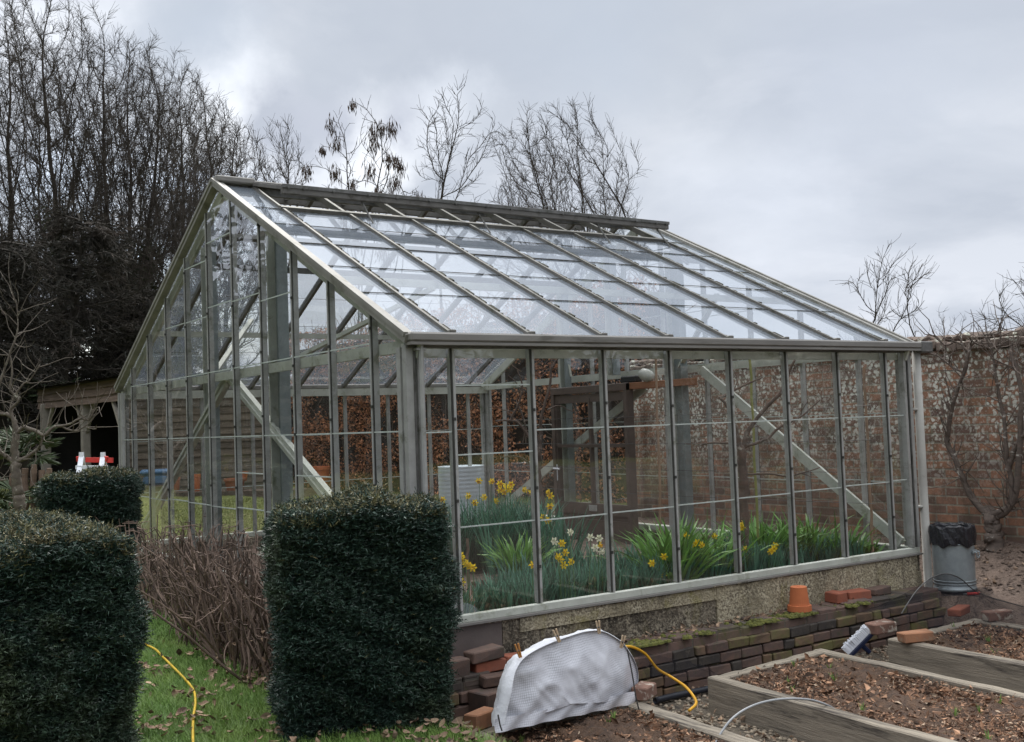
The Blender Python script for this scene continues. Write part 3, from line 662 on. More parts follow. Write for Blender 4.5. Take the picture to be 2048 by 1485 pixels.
def flower(parent, p, face, colr, size=.042, stem_to=None, double=False):
    f_ = unit(face); sd = unit(np.cross(f_, A(0, 0, 1))); uu = np.cross(sd, f_)
    mb = MB(); R = np.stack([sd, uu, f_], 1)
    V = []; F = []
    for k in range(6):
        a = k*np.pi/3+RNG.normal(0, .06)
        c, s_ = np.cos(a), np.sin(a); q = []
        for rr, ww, dz in ((.15, 0, 0), (.6, .26, .05), (1., 0, .12*RNG.normal()), (.6, -.26, .05)):
            q.append(size*A(rr*c-ww*s_, rr*s_+ww*c, dz))
        mb.add(np.array(q) @ R.T+p, [[0, 1, 2, 3]], 0)
    mb.lathe([(.14*size, 0), (.30*size, .25*size), (.33*size, .55*size), (.43*size, .66*size), (.30*size, .58*size), (.0, .2*size)], p, 8, 1, R)
    if double:
        for k in range(10):
            d = unit(f_+RNG.normal(0, .55, 3)); mb.tris(p[None], d[None], size*.8, size*.25, 0)
    b = np.asarray(stem_to, float); mid = (p+b)/2+A(0, 0, .03)
    m = smoothpath([b, mid, p-f_*.01+A(0, 0, .012), p-f_*.004], 8)
    mb.tubes(m, [.0035]*8, 4, 2)
    cset = {'y': ['daff_y', 'daff_y', 'stem'], 'o': ['daff_y', 'daff_o', 'stem'], 'w': ['daff_w', 'daff_w', 'stem'], 'wo': ['daff_w', 'daff_o', 'stem']}[colr]
    return mb.build('flower', cset, parent)

# daffodil clumps along the front, each with its flowers
FL = {  # clump: (label, [(x px, y px, colour)], Y plane)
 'a': ('daffodil clump with bright yellow heads nearest the greenhouse corner', [(921, 1112, 'y'), (926, 1120, 'y'), (938, 1132, 'y'), (946, 1136, 'y'), (932, 1128, 'y'), (923, 1164, 'o'), (901, 1126, 'y')], 6.30),
 'b': ('daffodil clump with one yellow head at its edge, before the bark chip patch', [(1066, 1130, 'y')], 6.45),
 'c': ('daffodil clump mixing cream double flowers and tall yellow ones', [(1140, 1065, 'w'), (1109, 1083, 'w'), (1124, 1087, 'y'), (1131, 1106, 'y'), (1121, 1119, 'y'), (1142, 1124, 'y'), (1128, 1131, 'y'), (1117, 1114, 'y')], 6.55),
 'd': ('daffodil clump with four cream flowers and one orange between them', [(1181, 1075, 'w'), (1198, 1077, 'w'), (1199, 1090, 'o'), (1190, 1096, 'w'), (1203, 1103, 'w')], 6.55),
 'e': ('daffodil clump holding three low yellow flowers before the strap leaves', [(1304, 1127, 'y'), (1328, 1114, 'y'), (1325, 1151, 'y')], 6.35),
 'f': ('daffodil clump with a flattened bunch of yellow heads', [(1374, 1071, 'y'), (1395, 1086, 'y'), (1403, 1090, 'y'), (1430, 1072, 'y'), (1389, 1088, 'y')], 6.75),
 'g': ('daffodil clump with an upright yellow stalk just behind a glazing bar', [(1486, 1047, 'y'), (1484, 1056, 'y'), (1476, 1101, 'o'), (1490, 1099, 'o')], 6.7),
 'h': ('daffodil clump with a tilted pair of yellow heads towards the dustbin end', [(1550, 1091, 'y'), (1541, 1104, 'y'), (1547, 1098, 'y')], 6.4),
}
for k_, (lab, fl, Y) in FL.items():
    cx_ = np.mean([f[0] for f in fl]); Y = min(max(6.13, Y-.32), 6.19); base = ony(cx_, 1180, Y); base[2] = ZFLOOR
    t = thing('daffodil_clump', lab, 'daffodils', base, 'daffodils along the front glass'); mb = MB()
    for q in range(9): ribbon_plant(mb, base+A(RNG.normal(0, .14), .06+abs(RNG.normal(0, .08)), 0), 15, .37, .0095, .28, 1, .16)
    mb.build('leaves', 'daff_leaf', t)
    for (x, y, c) in fl:
        p = ony(x, y, Y+RNG.uniform(-.02, .06)); b = A(p[0]+RNG.normal(0, .03), p[1]+RNG.normal(0, .03), ZFLOOR)
        to = unit(A(-.55, -.8, -.05)+RNG.normal(0, .45, 3)*A(1, 1, .3)); flower(t, p, to, c, .033, b, c in 'yw')
# clumps at the back left with yellow heads above
bk = [(936, 992), (958, 962), (968, 995), (983, 963), (992, 1003), (1000, 980), (1012, 972), (1018, 979), (1000, 968), (1050, 980), (1062, 984), (878, 980), (886, 1000), (1008, 984), (1022, 970), (1098, 985), (1101, 992), (1100, 1013), (1095, 1042), (1087, 1035), (950, 1006), (905, 975)]
labs = ['dark green daffodil clump under the galvanised water tank', 'daffodil clump with a dense yellow bunch beside the back corner posts', 'daffodil clump leaning on the door frame, yellow heads facing out']
for gi, (xa, xb) in enumerate(((880, 970), (971, 1070), (1071, 1110))):
    fl = [f for f in bk if xa <= f[0] <= xb]; base = at((xa+xb)/2, 1030, 10.6 if gi < 2 else 10.2); base[2] = ZFLOOR
    t = thing('daffodil_clump', labs[gi], 'daffodils', base, 'daffodils at the back of the greenhouse'); mb = MB()
    for q in range(16 if gi < 2 else 9): ribbon_plant(mb, base+A(RNG.normal(0, .22), RNG.normal(0, .22), 0), 30, .72, .009, .42, 1, .20)
    mb.build('leaves', 'daff_leaf', t)
    for (x, y) in fl:
        p = at(x, y, 10.55+RNG.normal(0, .12) if gi < 2 else 10.1); b = A(p[0]+RNG.normal(0, .04), p[1], ZFLOOR)
        flower(t, p, unit(A(-.55, -.8, -.1)+RNG.normal(0, .5, 3)*A(1, 1, .3)), 'o' if RNG.random() < .3 else 'y', .040, b, True)
# the unbroken fringe of daffodil leaves along the glass
mb = MB()
for q in range(240):
    x = RNG.uniform(GX0+.25, GX1-.35); y = GY0+.22+RNG.random()*(.60 if x > 4.3 else .3)
    ribbon_plant(mb, A(x, y, ZFLOOR), 13, .34, .0095, .28, 1, .17)
for q in range(90):
    x = RNG.uniform(4.6, GX1-.5); y = GY0+.7+RNG.random()*.5
    ribbon_plant(mb, A(x, y, ZFLOOR), 12, .40, .0095, .3, 1, .17)
o = mb.build('daffodil_foliage', 'daff_leaf', origin=A(5.5, 6.4, ZFLOOR)); tag(o, 'mass of blue green daffodil leaves along the inside of the front glass', 'foliage'); kind(o, 'stuff')
# agapanthus
for (x, y, D, L, n, lab) in ((1345, 1085, 8.6, .66, 150, 'strap leaved agapanthus clump arching in front of the brown door'), (1420, 1085, 8.9, .62, 130, 'strap leaved agapanthus clump at the foot of the chain column'),
                            (1520, 1085, 9.35, .6, 140, 'strap leaved agapanthus clump at the foot of the fruit tree'), (1605, 1088, 9.55, .58, 130, 'strap leaved agapanthus clump between fruit tree and bamboo cane'), (1665, 1092, 9.75, .52, 100, 'strap leaved agapanthus clump before the lower end of the diagonal brace'),
                            (1030, 1095, 9.6, .5, 110, 'light green arching strap leaved clump behind the bark chip patch'), (1728, 1100, 9.75, .32, 60, 'short broad leaved green plant with yellowing leaves in the far front corner')):
    p = at(x, y, D); p[2] = ZFLOOR; mb = MB()
    for q in range(4): ribbon_plant(mb, p+A(RNG.normal(0, .11), RNG.normal(0, .11), 0), n//3, L, .016 if L > .4 else .03, .75, 1, .30)
    o = mb.build('agapanthus', 'aga_leaf', origin=p); tag(o, lab, 'plant', 'strap leaved plants inside the greenhouse')
# bark chip patch with an edging of short log ends
mb = MB(); c0 = at(1000, 1125, 7.9)
n = 1500; P = np.stack([c0[0]+RNG.normal(0, .5, n), c0[1]+RNG.normal(0, .45, n), np.full(n, ZFLOOR+.03)], 1); P = P[(P[:, 1] > GY0+.35) & (P[:, 0] > GX0+.3)]; n = len(P); D = RNG.normal(0, 1, (n, 3))*A(1, 1, .25)
mb.cards(P, D, RNG.uniform(.02, .06, n), RNG.uniform(.006, .014, n))
o = mb.build('bark_chips', 'litter', origin=c0); tag(o, 'brown bark chips on the greenhouse floor before the log edging', 'bark chips'); kind(o, 'stuff')
mb = MB()
for x in np.arange(945, 1062, 6.5):
    p = at(x, 1108+RNG.normal(0, 1.5), 8.9); h_ = .07+.04*RNG.random()
    mb.lathe([(0, h_), (.02, h_), (.024, -.03)][::-1], A(p[0], p[1], ZFLOOR+.02), 8)
tag(mb.build('log_edging', 'stump', origin=at(1000, 1110, 8.9)), 'low edging of short upright log ends across the greenhouse bed', 'edging')
# canes
for (x0_, y0_, x1_, y1_, D, m, lab) in ((1318, 1045, 1312, 690, 9.7, 'cane', 'tall brown bamboo cane standing nearest the door'), (1514, 1040, 1500, 715, 9.4, 'cane_g', 'greenish bamboo cane behind the fruit tree trunk'), (1744, 1085, 1728, 735, 9.6, 'cane', 'brown bamboo cane in front of the lower end of the brace'), (935, 1105, 935, 1078, 8.6, 'stump', 'short wooden peg upright in the bark chip patch')):
    a = at(x0_, y0_, D); b = at(x1_, y1_, D); mb = MB(); a[2] = ZFLOOR
    P = np.linspace(a, b, 12)+RNG.normal(0, .004, (12, 3)); mb.tubes(P, [.012]*12, 6)
    o = mb.build('bamboo_cane' if y1_ < 900 else 'wooden_peg', m, origin=a); tag(o, lab, 'cane' if y1_ < 900 else 'peg')
for k, z in enumerate((.95, 1.22, 1.5, 1.8)):
    mb = MB(); y = np.linspace(6.1, 11.6, 18); P = np.stack([0*y+7.86, y, z-.02*np.sin((y-6.1)/5.5*np.pi)], 1); mb.tubes(P, [.0028]*18, 4)
    tag(mb.build('training_wire', 'wire', origin=A(7.86, 6.1, z)), ['lowest', 'second lowest', 'second highest', 'highest'][k]+' thin wire strung across the far gable to train the fruit tree', 'wire', 'training wires')
# fruit trees inside
def px_tree(name, label, cat, base, trunk, limbs, D, mat, r0, twigs=0, fn=at, tw_len=.25, tmat=None, seed=1, up=.15, knots=True, group=None):
    rg = np.random.default_rng(seed); t = thing(name, label, cat, base, group)
    def poly(pts, ra, rb, n=22):
        P = smoothpath([fn(*q, D) for q in pts], n); P += rg.normal(0, 1, P.shape)*ra*.12
        R = np.linspace(ra, rb, n)*(1+(rg.random(n)-.5)*(.28 if knots else .1)); return P, R
    P, R = poly(trunk, r0, r0*.75); P[0, 2] = base[2]-.03
    mb = MB(); mb.tubes(P, R, 9); mb.build('trunk', mat, t, smooth=True)
    allP = []
    for (pts, ra, rb) in limbs:
        P, R = poly(pts, ra, rb); mb = MB(); mb.tubes(P, R, 7); mb.build('branch', mat, t, smooth=True); allP.append((P, R))
    if twigs:
        mb = MB()
        for P, R in allP:
            n = int(twigs*np.linalg.norm(np.diff(P, axis=0), axis=1).sum())
            if n < 1: continue
            ix = rg.integers(2, len(P), n); T = np.gradient(P, axis=0)[ix]; T /= np.linalg.norm(T, axis=1, keepdims=True)
            d = T*.35+rg.normal(0, .6, (n, 3))+A(0, 0, up); d /= np.linalg.norm(d, axis=1, keepdims=True)
            L = tw_len*rg.uniform(.3, 1.3, n); q = np.zeros((n, 5, 3)); q[:, 0] = P[ix]
            for k in range(1, 5):
                q[:, k] = q[:, k-1]+d*(L/4)[:, None]; d = d+rg.normal(0, .22, (n, 3))+A(0, 0, .08); d /= np.linalg.norm(d, axis=1, keepdims=True)
            mb.tubes(q, np.linspace(.006, .0025, 5)*np.ones((n, 1)), 4, cap=False)
        mb.build('twigs', tmat or mat, t)
    return t
b = at(1488, 1080, 9.0); b[2] = ZFLOOR
px_tree('fruit_tree', 'small bare fruit tree with forked trunk trained inside the greenhouse', 'tree', b, [(1488, 1085), (1487, 980), (1482, 890)], [([(1484, 900), (1495, 865), (1520, 830), (1562, 782), (1580, 740), (1600, 700)], .022, .009), ([(1482, 905), (1470, 850), (1455, 815), (1440, 795)], .02, .01), ([(1440, 796), (1480, 775), (1525, 755)], .012, .006), ([(1486, 895), (1530, 880), (1560, 855), (1600, 835), (1640, 800)], .014, .006), ([(1480, 890), (1430, 886), (1398, 892)], .012, .005), ([(1488, 950), (1540, 948), (1580, 952), (1640, 935)], .01, .005)], 9.0, 'bark_fruit', .045, 3, tw_len=.18)
b = at(1075, 1000, 12.4); b[2] = ZFLOOR
px_tree('fruit_tree', 'thin dark branched fruit tree among the posts of the far back corner', 'tree', b, [(1085, 1010), (1075, 950), (1078, 900)], [([(1078, 905), (1040, 850), (1020, 842), (990, 842)], .02, .008), ([(1020, 842), (1036, 810), (1045, 775), (1035, 740)], .016, .008), ([(1080, 900), (1082, 840), (1100, 770), (1105, 730), (1140, 700)], .022, .008), ([(1075, 940), (1040, 915), (1000, 915)], .012, .006), ([(1036, 810), (1050, 850), (1046, 890)], .014, .006), ([(1095, 820), (1115, 812), (1130, 815)], .01, .004)], 12.4, 'bark_fruit', .04, 5, tw_len=.25)

# ------------------------------------------------------------------ garden wall with its trees
wx = 9.62; wy1 = onx(1268, 900, wx)[1]; wy0 = 1.0
mb = MB(); n = 60
ya = np.linspace(wy0, wy1, n); zt = 2.47+(ya-6)*.014+.012*np.sin(ya*5)
face = []
for yv, zz in zip(ya, zt): face.append([(wx, yv, -.1), (wx, yv, zz-.16), (wx+.34, yv, zz-.16), (wx+.34, yv, -.1)])
mb.grid(np.array(face)); mb.add([(wx, wy1, -.1), (wx, wy1, zt[-1]-.16), (wx+.34, wy1, zt[-1]-.16), (wx+.34, wy1, -.1)], [[0, 1, 2, 3]])
gw = mb.build('garden_wall', 'wall', origin=A(wx, 6, 0)); tag(gw, 'tall old red brick garden wall blotched with white lichen behind the greenhouse', 'wall')
mb = MB(); y = wy0
while y < wy1:
    L = .11; zz = 2.47+(y-6)*.014
    mb.box((wx+.17, y+L/2, zz-.115+RNG.normal(0, .006)), (.42+RNG.normal(0, .012), L-.008, .09), 0, None, .012, .004)
    mb.box((wx+.17, y+L/2, zz-.035+RNG.normal(0, .008)), (.30+RNG.normal(0, .012), L-.008, .08), 0, None, .025, .006); y += L
mb.build('coping', 'coping', gw)
mb = MB(); yp = wy1-.12
mb.box((wx-.04, wy1-.14, 1.1), (.10, .22, 2.6), 0, None, .01, .004)
mb.build('pier', 'wall', gw)
def wall_px(x, y, X): return onx(x, y, X)
bx = wx-.16
b = onx(1985, 1072, bx); b[2] = height(bx, b[1])+0.
px_tree('espalier_tree', 'gnarled bare espalier tree with white banded limbs trained on the brick wall', 'tree', b, [(1988, 1085), (1984, 1050), (1978, 1025)],
  [([(1978, 1030), (1950, 1005), (1930, 970), (1915, 930), (1900, 900), (1893, 885), (1896, 862), (1906, 810), (1915, 775), (1930, 740), (1942, 690)], .034, .014), ([(1930, 745), (1905, 735), (1880, 715), (1845, 700)], .014, .005), ([(1938, 705), (1915, 685), (1890, 690), (1868, 672)], .012, .005), ([(1942, 692), (1965, 672), (2000, 668)], .012, .005),
   ([(1984, 1035), (2005, 1030), (2022, 1010), (2022, 960), (2013, 930), (2013, 890), (2005, 830), (1995, 770), (1985, 710), (1975, 690)], .030, .010), ([(1985, 1030), (2010, 1020), (2030, 990), (2040, 880), (2042, 780), (2030, 730), (2020, 700)], .036, .016), ([(2016, 940), (2030, 895), (2055, 862)], .028, .02), ([(1985, 712), (2000, 690), (2002, 655)], .009, .004), ([(2030, 740), (2010, 730), (1980, 715)], .009, .004)],
  bx, 'bark_esp', .085, 24, fn=wall_px, tw_len=.36, seed=4, up=.3)

# ------------------------------------------------------------------ raised beds
def bedbox(name, label, pts, z0, z1, th, m, back=True, front=False):
    (FLx, FRx, BLx, BRx) = [A(*q) for q in pts]      # near-left/right = the far ends first
    t = thing(name, label, 'raised bed', A((FLx[0]+FRx[0])/2, FLx[1], z0), 'timber raised beds')
    zc, hh = (z0+z1)/2, z1-z0
    def board(p, q, mat):
        mb = MB(); p = A(p[0], p[1], zc); q = A(q[0], q[1], zc); d = unit(q-p); L = np.linalg.norm(q-p); sd = np.cross(A(0, 0, 1), d)
        N = 14; ring = [(-th/2, -hh/2), (-th/2, hh/2-.008), (-th/2+.008, hh/2), (th/2-.008, hh/2), (th/2, hh/2-.008), (th/2, -hh/2)]
        V = []
        for i in range(N):
            c = p+d*L*i/(N-1)+A(0, 0, RNG.normal(0, .0025))+sd*RNG.normal(0, .002)
            V.append([c+sd*a+A(0, 0, b_) for a, b_ in ring])
        V = np.array(V); mb.grid(np.concatenate([V, V[:, :1]], 1))
        for e in (0, -1): mb.add(V[e], [list(range(6))])
        return mb.build('board', mat, t)
    u_ = unit(A(*(FRx-FLx))); dn = unit(A(*(BLx-FLx)))
    board(FLx+u_*th/2, BLx+u_*th/2, 'sleeper2'); board(FRx-u_*th/2, BRx-u_*th/2, 'sleeper2')
    board(FLx+u_*(th+.002)+dn*th/2, FRx-u_*(th+.002)+dn*th/2, 'sleeper')
    mb = MB(); n = 40; s_, tt = np.meshgrid(np.linspace(0, 1, n), np.linspace(0, 1, n*2), indexing='ij')
    X = FLx[0]+(FRx[0]-FLx[0])*s_+(BLx[0]-FLx[0])*tt; Y = FLx[1]+(FRx[1]-FLx[1])*s_+(BLx[1]-FLx[1])*tt
    e_ = np.minimum(s_, 1-s_)
    Z = z1-.035-.01+.02*np.sin(X*6+1)*np.sin(Y*5)+RNG.normal(0, .013, X.shape)+.02*np.clip(e_*4, 0, 1)
    ins = .06; X = X*1; sel = slice(None)
    mb.grid(np.stack([X, Y, Z], -1)[2:-2, 2:]); so = mb.build('soil', 'soil', t, smooth=True)
    # litter lying on it
    m = 8000; a, b_ = RNG.random(m), RNG.random(m)**1.0
    P = np.stack([FLx[0]+(FRx[0]-FLx[0])*(.09+.82*a)+(BLx[0]-FLx[0])*b_, FLx[1]+(FRx[1]-FLx[1])*(.09+.82*a)+(BLx[1]-FLx[1])*b_+-.06, z1-.03+.02*np.sin((FLx[0]+(FRx[0]-FLx[0])*a)*6+1)*0+RNG.uniform(0, .022, m)], 1)
    D = RNG.normal(0, 1, (m, 3))*A(1, 1, .28)
    mb = MB(); k = int(m*.93)
    mb.cards(P[:k], D[:k], .010+.045*RNG.random(k)**2.2, .003+.012*RNG.random(k)**2, 0, .5); mb.cards(P[k:], D[k:], RNG.uniform(.015, .045, m-k), RNG.uniform(.004, .012, m-k), 1, .5)
    kk_ = 130; mb.cards(P[:kk_]+A(0, 0, .012), RNG.normal(0, 1, (kk_, 3))*A(1, 1, .4), RNG.uniform(.04, .085, kk_), RNG.uniform(.012, .026, kk_), 0, .6); mb.cards(P[kk_:kk_+26]+A(0, 0, .012), RNG.normal(0, 1, (26, 3))*A(1, 1, .4), RNG.uniform(.03, .07, 26), RNG.uniform(.010, .02, 26), 1, .6)
    for c_ in P[200:214]: ribbon_plant(mb, c_, 7, .06, .003, .5, 1, .2, 2, .01)
    o = mb.build('bark_mulch', ['litter', 'litter_pale', 'blade'], t); kind(o, 'stuff')
    return t
dn = (-.078, -1.)
def far(p, L): return (p[0]+dn[0]*L, p[1]+dn[1]*L)
p0, p1 = (3.10, 5.20), (4.27, 5.16)
bedbox('raised_bed', 'timber raised bed with the white fleece cover over its back end', (p0, p1, far(p0, 2.2), far(p1, 2.2)), -.14, .075, .11, 'sleeper')
p0, p1 = (4.955, 5.20), (6.145, 5.29)
bedbox('raised_bed', 'mulched grey timber raised bed in the middle, fully open to view', (p0, p1, far(p0, 2.6), far(p1, 2.6)), -.14, .08, .085, 'sleeper')
p0, p1 = (6.72, 5.16), (7.86, 5.20)
bedbox('raised_bed', 'timber raised bed under the black net, with bricks on its edges', (p0, p1, far(p0, 2.4), far(p1, 2.4)), -.14, .085, .10, 'sleeper')
# gravel stones and litter between the beds
m = 7000; P = np.stack([RNG.uniform(3.1, 8.2, m), RNG.uniform(3.2, 5.68, m), np.full(m, -.132)], 1)
def inbed(P, x0, x1, y): return (P[:, 1] < y) & (P[:, 0] > x0-.08*(y-P[:, 1])) & (P[:, 0] < x1-.08*(y-P[:, 1]))
P = P[~(inbed(P, 3.10, 4.27, 5.2) | inbed(P, 4.955, 6.145, 5.25) | inbed(P, 6.72, 7.86, 5.2))]
mb = MB()
for c in P[:3600]:
    r_ = RNG.uniform(.007, .019); mb.lathe([(0, r_*.7), (r_*.8, r_*.45), (r_, 0)][::-1], c, 5)
o = mb.build('gravel', 'stones', origin=A(5, 4.5, -.13)); kind(tag(o, 'pale brown gravel stones strewn on the paths between the beds', 'gravel'), 'stuff')
mb = MB(); P = P[RNG.permutation(len(P))[:1400]]+A(0, 0, .01); D = RNG.normal(0, 1, P.shape)*A(1, 1, .4); mb.cards(P, D, RNG.uniform(.02, .06, len(P)), RNG.uniform(.006, .018, len(P)), 0, .5)
q = np.stack([RNG.uniform(3.6, 7.6, 420), GY0-.06-RNG.random(420)**2*.12, .222+RNG.random(420)*.02], 1)
mb.cards(q, RNG.normal(0, 1, q.shape)*A(1, 1, .4), RNG.uniform(.02, .055, 420), RNG.uniform(.008, .018, 420), 0, .5)
o = mb.build('leaf_litter', 'leaf', origin=A(5, 5, -.1)); kind(tag(o, 'dead brown leaves lying between the beds and along the brick ledge', 'leaf litter'), 'stuff')

# ------------------------------------------------------------------ bricks
def brick(c, yaw, mat, label, size=(.215, .1025, .065), pitch=0., name='brick', group='loose bricks', cat='brick'):
    R = rz(yaw) @ np.array([[math.cos(pitch), 0, math.sin(pitch)], [0, 1, 0], [-math.sin(pitch), 0, math.cos(pitch)]])
    c = np.asarray(c, float); mb = MB(); mb.box(c+A(0, 0, size[2]/2), size, 0, R, .007, .003)
    return tag(mb.build(name, mat, origin=c), label, cat, group)
zl = .232
brick((7.01, 5.89, zl), 1.5, 'brick', 'bright red brick set on end against the rendered wall, leftmost of the ledge group', (.21, .11, .085))
brick((7.24, 5.86, zl), -.15, 'brick', 'bright red brick lying in the middle of the ledge group', (.24, .13, .07))
brick((7.55, 5.88, zl), .1, 'brick_dark', 'reddish brown brick with a frog at the dustbin end of the ledge group', (.24, .11, .06))
brick((7.12, 5.78, zl-.004), -.1, 'brick_dark', 'thin dark red tile lying in front of the red ledge bricks', (.3, .09, .018), name='tile', group=None, cat='tile')
z3 = .087
def onbed(x, y, z=z3): q = onz(x, y, z); return q
brick(onbed(1762, 1265), -.05, 'brick_pale', 'pitted brown brick on the corner of the netted bed', (.235, .11, .075))
brick(onbed(1832, 1283), -.42, 'brick_tan', 'orange tan brick lying along the side board of the netted bed', (.235, .105, .07))
brick(onbed(1918, 1230), .25, 'brick', 'smooth red brick holding the net at the back of the netted bed', (.215, .105, .065))
brick(onbed(1994, 1240), -.25, 'brick_pale', 'brick with white mortar on top, farthest along the netted bed', (.23, .105, .07))
brick(onz(962, 1453, .078), .35, 'brick_tan', 'pale tan brick on the corner of the fleece covered bed', (.20, .105, .085))
brick(onz(1288, 1396, .078), .5, 'brick_pale', 'weathered brick at the far side of the white fleece cover', (.17, .10, .075))
# bricks heaped against the smooth render
st_ = [(967, 1340, 'brick_dark', 'blackened brick low in the heap beside the hedge'), (985, 1330, 'brick_dark', 'mossy dark brick at the base of the heap'), (975, 1318, 'brick', 'red brick in the middle of the heap beside the hedge'), (1012, 1322, 'brick', 'red brick with holes at the outer end of the heap'), (968, 1302, 'brick_dark', 'grey worn brick with a hollow on top of the heap'), (945, 1285, 'brick', 'broken red brick tipped at the back of the heap'), (925, 1312, 'brick_dark', 'dark brick half hidden by the yew at the end of the heap')]
zz_ = [.10, .235, .235, .235, .305, .235, .235]; c0 = ony(975, 1330, 5.74)
pos = [(c0[0]-.03, 5.62, -.13), (c0[0]+.02, 5.66, .165), (c0[0]+.02, 5.78, zl), (c0[0]+.24, 5.80, zl), (c0[0]-.01, 5.77, zl+.067), (c0[0]-.14, 5.86, zl+.0), (c0[0]-.24, 5.76, zl)]
sz = [(.3, .16, .29), (.225, .105, .066), (.23, .11, .066), (.2, .11, .066), (.235, .115, .07), (.2, .10, .075), (.2, .11, .11)]
for i, (q, p_, s_) in enumerate(zip(st_, pos, sz)): brick(p_, RNG.normal(.1, .15), q[2], q[3], s_, [0, 0, 0, .05, -.04, .12, 0][i], group='heaped bricks by the hedge')

# ------------------------------------------------------------------ flowerpot, dustbin, brush, hoses, hoops, net, fleece
c = ony(1600, 1236, 5.80); c[2] = .234; mb = MB(); q = .078
mb.lathe([(.0, .19), (.010, .19), (.014, .186), (.055, .19), (.062, .186), (.075, .065), (.078, .05), (.090, .048), (.093, .005), (.088, 0), (.082, .0), (.07, .06), (.055, .17)], c, 28)
tag(mb.build('flowerpot', 'terracotta', origin=c, smooth=False), 'orange terracotta flowerpot standing upside down on the mossy brick ledge', 'flowerpot')
db = A(8.35, 5.70, .20); t = thing('dustbin', 'galvanised metal dustbin lined with a black bin bag beside the downpipe', 'dustbin', db); r_ = .172
mb = MB(); prof = [(0, .0), (r_*.99, .0), (r_*1.03, .012), (r_*1.0, .028)]
for z in np.linspace(.03, .5, 12): prof.append((r_*(.97+.05*z), z))
prof += [(r_*1.02, .505), (r_*1.02, .51), (r_*.96, .5), (r_*.93, .05), (0, .04)]
V0 = mb.nv; mb.lathe(prof, db, 40)
for z in (.06, .085, .40): mb.tubes(np.stack([db[0]+r_*(.975+.05*z)*np.cos(np.linspace(0, 6.2832, 41)), db[1]+r_*(.975+.05*z)*np.sin(np.linspace(0, 6.2832, 41)), np.full(41, db[2]+z)], 1), [.006]*41, 6)
mb.build('bin_body', 'bin', t, smooth=True)
mb = MB(); n = 64; an = np.linspace(0, 2*np.pi, n+1); prof = [(.93, .30, 0), (.95, .47, .2), (.97, .535, .5), (1.02, .555, .8), (1.07, .54, 1), (1.085, .50, 1.), (1.09, .45, 1.2), (1.07, .40, 1.4), (1.05, .385, 1.4)]
Gd = []
for (rr, z, w) in prof:
    wob_ = w*(.020*np.sin(an*7+z*20)+.014*np.sin(an*13+z*55+1)+.012*np.sin(an*23)); zz2 = z+w*.008*np.sin(an*5+1)+w*.006*np.sin(an*11)
    Gd.append(np.stack([db[0]+r_*(rr+wob_)*np.cos(an), db[1]+r_*(rr+wob_)*np.sin(an), db[2]+zz2], -1))
mb.grid(np.array(Gd)); mb.build('bin_bag', 'bag', t)
hd = unit(A(.30, -.95, 0)); hs = np.cross(A(0, 0, 1), hd); mb = MB(); hb = db+hd*(r_*1.0)+A(0, 0, .33)+hs*(.0)
mb.tubes(smoothpath([hb-hs*.035, hb-hs*.035+hd*.03-A(0, 0, .004), hb-hs*.03+hd*.03-A(0, 0, .045), hb+hs*.03+hd*.03-A(0, 0, .045), hb+hs*.035+hd*.03-A(0, 0, .004), hb+hs*.035], 18), [.006]*18, 6); mb.box(hb+hd*.004, (.10, .012, .03), 0, rz(math.atan2(hs[1], hs[0])), .003)
mb.build('handle', 'bin', t)
# red handle on the ground by the bin
c = A(8.26, 5.47, .0); c[2] = .20
mb = MB(); d = unit(A(.84, -.50, 0.)); mb.tubes([c-d*.055, c-d*.05, c-d*.02, c+d*.03, c+d*.05, c+d*.055], [.008, .013, .0115, .0125, .013, .007], 10); mb.tubes([c-d*.055, c-d*.09], [.004, .003], 6, 1)
tag(mb.build('tool_handle', ['red', 'steel'], origin=c, smooth=False), 'short red plastic tool handle lying at the foot of the dustbin', 'tool handle')
# white brush head leaning by the netted bed
c = ony(1716, 1283, 5.42); t = thing('broom_head', 'navy broom head with white bristles leaning against the netted bed', 'broom head', c)
ax = unit(ony(1740, 1257, 5.36)-ony(1698, 1300, 5.46)); nn = unit(np.cross(ax, A(.55, .83, .0))); nn = nn if nn[2] > 0 else -nn; dd = np.cross(ax, nn); L = .24
R = np.stack([ax, dd, nn], 1)
mb = MB(); mb.box(c-nn*.03, (L, .055, .035), 0, R, .008); mb.tubes([c-nn*.045, c-nn*.12], [.02, .016], 8); mb.build('head', 'plastic_b', t)
mb = MB(); 
for i in range(40):
    for j in range(4):
        p_ = c+ax*((i/39-.5)*L*.98)+dd*((j/3-.5)*.030); e = p_+nn*(.045+RNG.random()*.006)+RNG.normal(0, .004, 3); mb.tubes([p_-nn*.012, e], [.007, .0068], 5)
mb.build('bristles', 'plastic_w', t)
# hoses
hp = [onz(x, y, z) for x, y, z in [(250, 1285, .16), (283, 1300, .15), (310, 1312, .15), (325, 1326, .15), (350, 1350, .15), (375, 1375, .15), (388, 1395, .15), (391, 1420, .15), (387, 1450, .15), (386, 1490, .15), (388, 1540, .15)]]
hp = [A(p_[0], p_[1], height(p_[0], p_[1])+.055) for p_ in hp]
mb = MB(); mb.tubes(smoothpath(hp, 60), [.0078]*60, 8); tag(mb.build('garden_hose', 'hose_y', origin=hp[1], smooth=True), 'yellow garden hose lying across the grass between the hedges', 'hose')
hp = [ony(1240, 1296, 5.50), ony(1262, 1294, 5.50), ony(1290, 1308, 5.52), ony(1315, 1338, 5.50), ony(1345, 1356, 5.42), ony(1372, 1375, 5.22), ony(1390, 1398, 5.05), ony(1391, 1410, 4.98), ony(1378, 1422, 4.95)]
for q in hp: q[2] = max(q[2], -.12)
